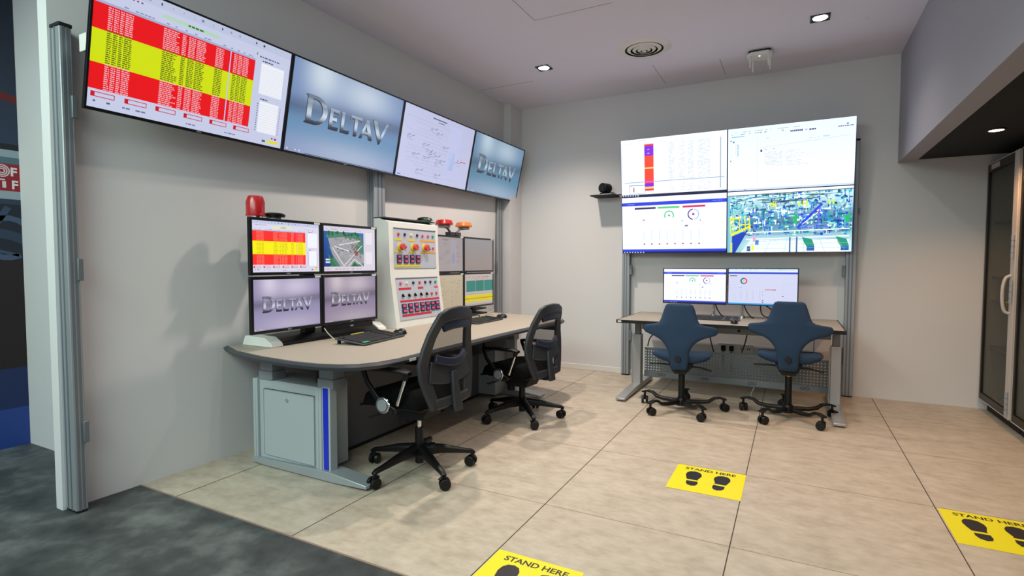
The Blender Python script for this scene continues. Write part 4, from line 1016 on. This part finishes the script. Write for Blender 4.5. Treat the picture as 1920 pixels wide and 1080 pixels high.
def task_chair(loc, rz, label_, offset, dz=0):
    t = empty('task_chair', label_, 'chair', loc, (0, 0, rz), 'black mesh task chairs at the control desk')
    # base
    hub = MB(); hub.cyl((0, 0, .055), (0, 0, .275), .026, n=20); hub.cyl((0, 0, .10), (0, 0, .165), .045, .04, 24)
    hub.build('gas_column', M_BLK, t, bev=.002)
    MB().cyl((0, 0, .27), (0, 0, .37), .014, n=16).build('piston', M_CHR, t)
    for k in range(5):
        a = R(offset+72*k); d = Vector((math.cos(a), math.sin(a), 0))
        g = MB(); g.ribbon([d*.03+Vector((0, 0, .135)), d*.14+Vector((0, 0, .128)), d*.28+Vector((0, 0, .102)), d*.325+Vector((0, 0, .095)), d*.345+Vector((0, 0, .082))], [.062, .052, .038, .034, .03], [.07, .052, .028, .026, .02], (0, 0, 1))
        ar = g.build('base_arm', M_BLK, t, bev=.003)
        c = d*.33; caster(ar, c.x, c.y, a+R(70*k))
    # mechanism
    g = MB(); g.extr([(-.14, .44), (-.09, .355), (.09, .355), (.16, .445)], 'x', -.09, .09); g.box(-.17, .17, -.12, .16, .438, .452)
    me_ = g.build('mechanism', M_BLKM, t, bev=.005)
    MB().cyl((-.03, .09, .305), (-.03, .09, .37), .032, n=20).build('tension_knob', M_BLKM, t, bev=.004)
    MB().ribbon([(-.10, .06, .42), (-.20, .09, .415), (-.30, .13, .40)], [.014, .014, .03], .008, (0, 0, 1)).build('lever', M_BLKM, t)
    # seat
    def fn(u, v):
        x = (u-.5)*2; y = (v-.5)*2; s_ = (1-min(1, abs(x))**5)**.5*(1-min(1, abs(y))**5)**.5
        return Vector((x*.255, .03+y*.222*(1-.06*x*x), .465+.09*s_**.6+.015*x*x-.018*max(0, y)**2))
    g = MB(); g.grid(fn, 19, 19); g.grid(lambda u, v: Vector(((u-.5)*.51, (v-.5)*.444*(1-.06*((u-.5)*2)**2)+.03, .465-.012+.015*((u-.5)*2)**2-.018*max(0, (v-.5)*2)**2)), 19, 19)
    def rim(u, v):
        a = u; k = v
        e = [(-1, -1), (1, -1), (1, 1), (-1, 1), (-1, -1)]; i = min(3, int(a*4)); f_ = a*4-i
        x = e[i][0]+(e[i+1][0]-e[i][0])*f_; y = e[i][1]+(e[i+1][1]-e[i][1])*f_
        return Vector((x*.255, .03+y*.222*(1-.06*x*x), .465-.012*k+.015*x*x-.018*max(0, y)**2))
    g.grid(rim, 73, 2); g.build('seat', M_SEAT, t, ang=70)
    MB().prism([(-.22, -.18), (.22, -.18), (.23, .18), (.15, .22), (-.15, .22), (-.23, .18)], .448, .463).build('seat_pan', M_BLK, t, bev=.006)
    # backrest frame
    nr = lambda p: (0, -1, .15)
    loop = []
    hw = [(.468, .165), (.51, .178), (.57, .20), (.65, .222), (.72, .230), (.80, .210), (.88, .183), (.94, .162), (.98, .140), (.997, .09)]
    for z, w in hw: loop.append((w, yb(w, z), z))
    loop += [(0, yb(0, 1.002), 1.002)]
    for z, w in reversed(hw): loop.append((-w, yb(w, z), z))
    g = MB(); wd = [.070, .078, .084, .090, .085, .074, .068, .066, .068, .075, .08]; wd = wd+wd[-2::-1]
    g.ribbon(loop, wd, .032, nr)
    g.ribbon([(x/20*.19, yb(x/20*.19, .66)-.004, .645+.03*(x/20)**2) for x in range(-20, 21, 2)], .12, .024, nr)
    g.ribbon([(x/20*.165, yb(x/20*.165, .49)-.004, .487) for x in range(-20, 21, 2)], .06, .03, nr)
    bf = g.build('backrest', M_FRAME, t, bev=.003)
    MB().ribbon([(0, yb(0, .66)-.02, .66), (0, yb(0, .55)-.022, .55), (0, yb(0, .46)-.028, .46), (0, yb(0, .43)-.03, .425)], [.05, .065, .08, .075], .03, nr).build('spine', M_FRAME, bf, bev=.004)
    MB().ribbon([(x/20*.13, yb(x/20*.13, .955)-.006, .95-.012*(x/20)**2) for x in range(-20, 21, 2)], .078, .028, nr).build('head_pad', M_PADB, bf, bev=.004)
    MB().ribbon([(x/20*.15, yb(x/20*.15, .74)-.012-.02*(1-(x/20)**2), .715+.035*(x/20)**2) for x in range(-20, 21, 2)], .05, .022, nr).build('lumbar_support', M_PADB, bf, bev=.004)
    def mf(u, v):
        z = .475+.515*v; w = 0
        for (a, wa), (b, wb) in zip(hw, hw[1:]):
            if a <= z <= b+1e-6: w = wa+(wb-wa)*(z-a)/(b-a)
        w = (w or .16)*.98
        x = (u-.5)*2*w; return Vector((x, yb(x, z)+.012, z))
    MB().grid(mf, 13, 20).build('mesh', M_MESH, bf)
    MB().box(-.05, .05, -.27, -.10, .43, .455).build('back_bracket', M_BLKM, t, bev=.004)
    for s in (-1, 1):
        x = s*.275
        ar = MB().ribbon([(x, .19, .678), (x, .05, .686), (x, -.10, .686), (x, -.15, .676)], [.05, .06, .06, .04], .022, (0, 0, 1)).build('armrest', M_BLK, t, bev=.003)
        MB().ribbon([(x, .19, .672), (x, .16, .60), (x, .09, .52), (x, .035, .484), (x, -.05, .455)], [.03, .03, .036, .045, .03], .02, (1, 0, 0)).build('front_strut', M_BLK, ar, bev=.003)
        MB().cyl((x, -.115, .64), (x, -.13, .682), .017, n=14).build('rod_socket', M_BLK, ar)
        MB().cyl((x, -.06, .49), (x, -.118, .645), .010, n=14).build('chrome_rod', M_CHR, ar)
        MB().tube([(x, -.03, .45), (x, .0, .445), (x*.8, .0, .442), (x*.4, .0, .442)], .014, 8).build('arm_bracket', M_BLKM, ar)
        g = MB(); g.cyl((x+s*.012, .03, .484), (x+s*.026, .03, .484), .050, .046, 28); g.build('pivot_disc', M_CHR, ar, bev=.003)
        MB().cyl((x+s*.0255, .03, .484), (x+s*.0275, .03, .484), .034, n=28).build('disc_face', M_ALU, ar)
    for ch in t.children:
        if not ch.name.startswith(('base_arm', 'gas_column')): ch.location.z += dz
    return t
task_chair((1.311, .049, 0), PI/2, 'black mesh task chair nearest the camera, at the near end of the control desk', 169, -.01)
task_chair((1.356, 1.37, 0), PI/2-R(7), 'black mesh task chair at the far end of the control desk', 157, -.08)

# ================= SADDLE CHAIRS =================
def saddle_chair(loc, rz, label_, offset, dz):
    t = empty('saddle_chair', label_, 'chair', loc, (0, 0, rz), 'blue saddle chairs at the back desk')
    # column and base
    MB().cyl((0, 0, .05), (0, 0, .335+dz*.2), .027, n=20).build('gas_column', M_BLK, t)
    plabel(MB().cyl((0, 0, .335), (0, 0, .42+dz), .017, n=18).build('piston', M_GOLD if dz > 0 else M_CHR, t), 'brass coloured piston' if dz > 0 else 'steel piston')
    MB().lathe([(0, .045), (.045, .045), (.05, .075), (.035, .11), (0, .11)]).build('hub', M_BLK, t)
    for k in range(5):
        a = R(offset+72*k); d = Vector((math.cos(a), math.sin(a), 0))
        P_ = [d*.03+Vector((0, 0, .078)), d*.16+Vector((0, 0, .074)), d*.23+Vector((0, 0, .082)), d*.275+Vector((0, 0, .112)), d*.32+Vector((0, 0, .118)), d*.375+Vector((0, 0, .104))]
        ar = MB().ribbon(P_, [.05, .045, .04, .036, .044, .052], [.034, .030, .026, .020, .016, .012], (0, 0, 1)).build('base_arm', M_BLK, t, bev=.003)
        c = d*.355; caster(ar, c.x, c.y, a+R(50*k+20), .035)
    g = MB(); z = .39+dz
    g.extr([(-.10, z+.035), (-.07, z-.03), (-.045, z-.06), (.045, z-.06), (.07, z-.03), (.10, z+.035)], 'y', -.09, .09)
    g.build('mechanism', M_BLKM, t, bev=.006)
    MB().ribbon([(-.06, -.03, z+.005), (-.16, -.05, z+.012), (-.26, -.07, z+.010)], [.02, .03, .05], [.012, .010, .008], (0, 0, 1)).build('lever', M_BLKM, t)
    MB().ribbon([(.06, -.03, z+.005), (.16, -.05, z+.004), (.25, -.07, z-.012)], [.02, .03, .05], [.012, .010, .008], (0, 0, 1)).build('lever', M_BLKM, t)
    # seat: saddle with raised thighs left and right
    n = 25
    def sw(v): return .245-.10*sm(v, .5, 1.0)
    def sz(x, v): return .445+dz+.55*x*x+.015*math.sin(v*PI)-.02*sm(v, .75, 1)+.02*(1-sm(v, 0, .25))
    def top(u, v):
        x = (u-.5)*2; w = sw(v); e = (1-abs(x)**4)**.5*(1-abs(2*v-1)**6)**.5
        return Vector((x*w, -.13+.36*v+.05*x*x*(1-v), sz(x*w, v)+.045*e))
    def bot(u, v):
        x = (u-.5)*2; w = sw(v); e = (1-abs(x)**4)**.5*(1-abs(2*v-1)**6)**.5
        return Vector((x*w, -.13+.36*v+.05*x*x*(1-v), sz(x*w, v)-.04*e))
    g = MB(); g.grid(top, n, n); g.grid(bot, n, n); g.build('seat', M_NAVY, t, ang=80)
    # backrest: cross-shaped cushion, head stem, two wings, narrow waist
    zc = dz
    lv = [(.375, .050), (.385, .066), (.42, .074), (.48, .080), (.53, .086), (.57, .102), (.60, .122), (.625, .148), (.645, .180), (.660, .215), (.672, .255), (.684, .288), (.70, .304), (.722, .308), (.738, .303), (.748, .292), (.754, .265), (.760, .225), (.768, .190), (.782, .165), (.81, .150), (.85, .138), (.89, .126), (.918, .116), (.932, .106), (.94, .085)]
    N = 25
    def bk(side):
        def fn(u, v):
            i = v*(len(lv)-1); a = int(min(i, len(lv)-2)); f_ = i-a
            z, w = lv[a][0]*(1-f_)+lv[a+1][0]*f_, lv[a][1]*(1-f_)+lv[a+1][1]*f_
            x = (u-.5)*2; x = math.copysign(abs(x)**.8, x)
            e = (1-abs(x)**5)**.5*min(1, (1-abs(2*v-1)**14))**.5
            yc = -.135-.04*sm(z, .38, .6)+.02*sm(z, .75, .95)+1.3*(x*w)**2*(.45 if z < .9 else .2)
            return Vector((x*w, yc+side*.030*e, z+zc))
        return fn
    g = MB(); g.grid(bk(-1), N, len(lv)); g.grid(bk(1), N, len(lv))
    b_ = g.build('backrest', M_NAVY, t, ang=80)
    MB().cyl((0, -.178, .475+zc), (0, -.200, .475+zc), .024, n=20).build('height_knob', M_BLKM, b_, bev=.003)
    MB().ribbon([(0, -.02, .40+dz), (0, -.09, .385+dz), (0, -.135, .42+dz)], .07, .02, (0, -.4, 1)).build('back_bracket', M_BLKM, t, bev=.003)
    return t
saddle_chair((2.483, 2.222, 0), R(0), 'blue saddle chair with wing-shaped back, left one at the back desk', 20, 0)
saddle_chair((3.310, 2.400, 0), R(-2), 'blue saddle chair with brass piston, right one at the back desk', 26, .035)

# ================= FLOOR STICKERS =================
def sticker(x, y, s, label_):
    p = Pic(s, s, 1)
    p.rect(0, 0, 1, 1, 'e6da08'); p.layer()
    p.text('STAND HERE', .135, .84, .125, '14121a', .025, width=.73)
    def sole(cx, side, a):
        ca, sa = math.cos(a), math.sin(a)
        def T(px, py): return (cx+px*ca-py*sa, .44+px*sa+py*ca)
        toe = [(-.085, .0), (-.11, .10), (-.125, .20), (-.11, .28), (-.07, .335), (-.0, .35), (.065, .32), (.10, .25), (.105, .17), (.08, .08), (.065, .03), (.075, .0)]
        heel = [(-.08, -.05), (-.085, -.13), (-.06, -.20), (0, -.235), (.055, -.21), (.08, -.14), (.075, -.05)]
        if side > 0: toe = [(-x_, y_) for x_, y_ in toe][::-1]; heel = [(-x_, y_) for x_, y_ in heel][::-1]
        p.poly([T(*q) for q in toe], '15111c'); p.poly([T(*q) for q in heel], '15111c')
    sole(.31, -1, R(2)); sole(.68, 1, R(-2))
    o = p.build('floor_sticker', None, (0, 0, 0), PRINT, .0003, flat=True)
    o.location = (x, y, .0012); return tag(o, label_, 'floor sticker', 'stand here stickers')
sticker(2.703, .515, .398, 'square yellow STAND HERE sticker seen whole, in the middle of the tiled floor')
sticker(4.020, .512, .40, 'yellow STAND HERE sticker cut by the right edge of the photo')
sticker(2.190, -.915, .40, 'yellow STAND HERE sticker cut by the bottom edge of the photo')

# ================= CEILING FITTINGS =================
def downlight(x, y, label_):
    t = empty('downlight', label_, 'ceiling light', (x, y, CZ), (0, 0, 0), 'square recessed downlights')
    g = MB(); s = .068; q = .055
    g.box(-s, s, -s, -q, -.006, 0); g.box(-s, s, q, s, -.006, 0); g.box(-s, -q, -q, q, -.006, 0); g.box(q, s, -q, q, -.006, 0)
    g.build('trim_frame', M_BLK, t)
    MB().box(-q, q, -q, q, -.002, -.001).build('baffle', M_BLKM, t)
    MB().lathe([(0, -.006), (.047, -.006), (.052, -.003), (.052, -.001)]).build('lamp_lens', glow('lamp_glow', (1, .96, .9), 14) if 'lamp_glow' not in bpy.data.materials else bpy.data.materials['lamp_glow'], t)
downlight(1.107, 2.333, 'square black-rimmed downlight above the far end of the control desk')
downlight(3.466, 2.35, 'square black-rimmed downlight near the bulkhead')
t = empty('soffit_light', 'round warm light in the black low ceiling above the glass cabinets', 'ceiling light', (4.57, 2.41, 2.225))
MB().lathe([(0, -.008), (.040, -.008), (.045, 0)]).build('lens', glow('warm_glow', (1, .78, .55), 9), t)
MB().lathe([(.045, 0), (.045, -.009), (.055, -.006), (.056, 0)]).build('rim', M_BLK, t)
t = empty('air_diffuser', 'round white ceiling air diffuser with concentric rings', 'air vent', (2.10, 2.305, CZ))
MB().lathe([(.168, -.014), (.185, -.012), (.225, -.006), (.235, 0), (.168, 0)], n=48).build('flange', M_WHITE, t)
MB().lathe([(0, -.001), (.17, -.001)], n=40).build('throat_shade', M_BLKM, t)  # flat black disc paints in the shade of an opening that isn't cut
for r0, r1, z0, z1 in ((.150, .122, -.010, -.022), (.102, .076, -.014, -.026), (.058, .036, -.018, -.030)):
    MB().lathe([(r0, z0), (r1, z1), (r1-.003, z1+.002), (r0-.003, z0+.003), (r0, z0)], n=44).build('ring', M_WHITE, t)
MB().lathe([(0, -.030), (.018, -.031), (.022, -.024)], n=30).build('centre_disc', M_WHITE, t)
t = empty('wireless_access_point', 'white wireless access point with hanging antennas and green light on the ceiling', 'access point', (3.01, 2.885, CZ))
MB().box(-.09, .09, -.07, .07, -.02, 0).build('mount_plate', M_BLKM, t, bev=.004)
MB().prism([(-.105, -.06), (-.07, -.095), (.07, -.095), (.105, -.06), (.105, .06), (.07, .095), (-.07, .095), (-.105, .06)], -.05, -.018).build('case', M_WHITE, t, bev=.010, seg=3)
for x, y in ((-.075, -.06), (.075, -.06), (-.06, .07), (.085, .05)):
    g = MB(); g.cyl((x, y, -.05), (x, y, -.075), .009, n=12); g.cyl((x, y, -.075), (x, y, -.150), .008, .005, 12); g.build('antenna', M_WHITE, t)
MB().lathe([(0, -.053), (.006, -.053), (.007, -.049)], (0, -.05, 0), 12).build('status_light', glow('green_glow', (.2, 1, .45), 6), t)
t = MB().lathe([(.0, -.004), (.048, -.004), (.052, -.001), (.052, 0)], (3.75, 2.545, CZ), 32).build('sprinkler_cover', M_CEIL, None); tag(t, 'flat round cover plate in the ceiling beside the bulkhead', 'cover plate')
t = MB().lathe([(.0, -.003), (.035, -.003), (.038, 0)], (1.33, 2.24, CZ), 28).build('sprinkler_cover', M_CEIL, None); tag(t, 'small round cover plate in the ceiling beside the far desk downlight', 'cover plate')

# ================= GLASS CABINETS =================
def cabinet(y0, y1, label_, partial):
    t = empty('glass_cabinet', label_, 'cabinet', (0, 0, 0), (0, 0, 0), 'tall glass door cabinets')
    X = 4.815; XB = 5.245; ZT = 2.13
    g = MB(); g.box(X, XB, y1-.02, y1, .095, ZT); g.box(X, XB, y0, y0+.02, .095, ZT); g.box(X, XB, y0, y1, ZT-.02, ZT); g.box(X, XB, y0, y1, .095, .115); g.box(XB-.015, XB, y0, y1, .095, ZT)
    g.build('carcass', mat('cabinet_inside', '8a8468', .7), t, bev=.002)
    MB().box(X+.04, XB, y0+.005, y1-.005, 0, .095).build('plinth', M_BLKM, t)
    for z in (.55, .95, 1.15, 1.62): MB().box(X+.03, XB-.015, y0+.02, y1-.02, z, z+.02).build('shelf', mat('cabinet_shelf', '5a4a3a', .7), t)
    a, b = y0+.10, y1-.012
    g = MB(); g.box(X-.022, X-.002, a, b, .10, .155); g.box(X-.022, X-.002, a, b, ZT-.07, ZT-.005); g.box(X-.022, X-.002, b-.035, b, .155, ZT-.07); g.box(X-.022, X-.002, a, a+.035, .155, ZT-.07)
    dr = g.build('door', M_BFRM, t, bev=.002)
    g = MB(); g.box(X-.025, X-.020, a, b, .096, .102); g.box(X-.025, X-.020, a, b, ZT-.006, ZT); g.box(X-.025, X-.020, b-.004, b, .1, ZT); 
    g.build('door_edge', M_CWHT, dr)
    MB().box(X-.014, X-.009, a+.03, b-.03, .15, ZT-.065).build('glass', M_TGL, dr, smooth=False)
    plabel(MB().box(X-.0245, X-.022, b-.30, b-.10, ZT-.055, ZT-.015).build('door_label', M_CWHT, dr), 'small pale label')
    sf = MB().box(X-.03, X, y0+.002, y0+.098, .096, ZT).build('side_frame', M_CWHT, t, bev=.003)
    for z in (.13, .98, 1.32):
        g = MB()
        for k in range(4): g.cyl((X-.038, y0+.030, z+.045*k), (X-.038, y0+.030, z+.045*k+.038), .012, n=12)
        g.build('hinge', M_ALU, sf)
    pts = [(X-.03, y0+.075, .90), (X-.06, y0+.075, .92), (X-.075, y0+.072, .99), (X-.075, y0+.07, 1.10), (X-.06, y0+.07, 1.17), (X-.03, y0+.07, 1.19)]
    cable(pts, .011, M_CWHT, 'handle', sf)
    MB().cyl((X-.03, y0+.095, .985), (X-.045, y0+.095, .985), .008, n=12).build('lock', M_GOLD, sf)
    return t
cabinet(2.715, 3.49, 'tall tinted glass door cabinet against the back wall at far right', False)
cabinet(1.92, 2.70, 'second glass door cabinet, only its edge in view at the right edge of the photo', True)
rnd = random.Random(12)
sh = [('round pale lidded pot inside the glass cabinet, low down', (5.03, 2.96, .57), .07, .13), ('short pale canister on the glass cabinet shelf, above the middle', (5.0, 2.92, 1.17), .05, .10)]
for l_, c, r, h in sh:
    t = empty('canister', l_, 'canister', c); MB().lathe([(0, 0), (r, 0), (r*1.02, h*.8), (r*.7, h), (0, h)]).build('body', M_CWHT, t); MB().lathe([(0, h), (r*.3, h), (r*.3, h+.02), (0, h+.02)]).build('lid', M_ALUD, t)
t = empty('valve_model', 'grey valve-like instrument on the upper cabinet shelf behind the glass', 'instrument', (5.0, 2.98, 1.64))
MB().lathe([(0, 0), (.05, 0), (.05, .02), (.02, .03), (.02, .12), (.045, .14), (.045, .2), (0, .21)]).build('body', M_ALUD, t)
MB().cyl((-.09, 0, .08), (.09, 0, .08), .025, n=18).build('pipe', M_ALU, t)
t = empty('flask', 'pale bulb-shaped piece on the cabinet floor behind the glass', 'instrument', (5.0, 2.9, .115))
MB().lathe([(0, 0), (.06, .01), (.09, .07), (.06, .14), (.025, .17), (.025, .24), (0, .24)]).build('body', M_CWHT, t)
MB().cyl((0, 0, .24), (0, 0, .27), .03, n=16).build('cap', M_ALUD, t)
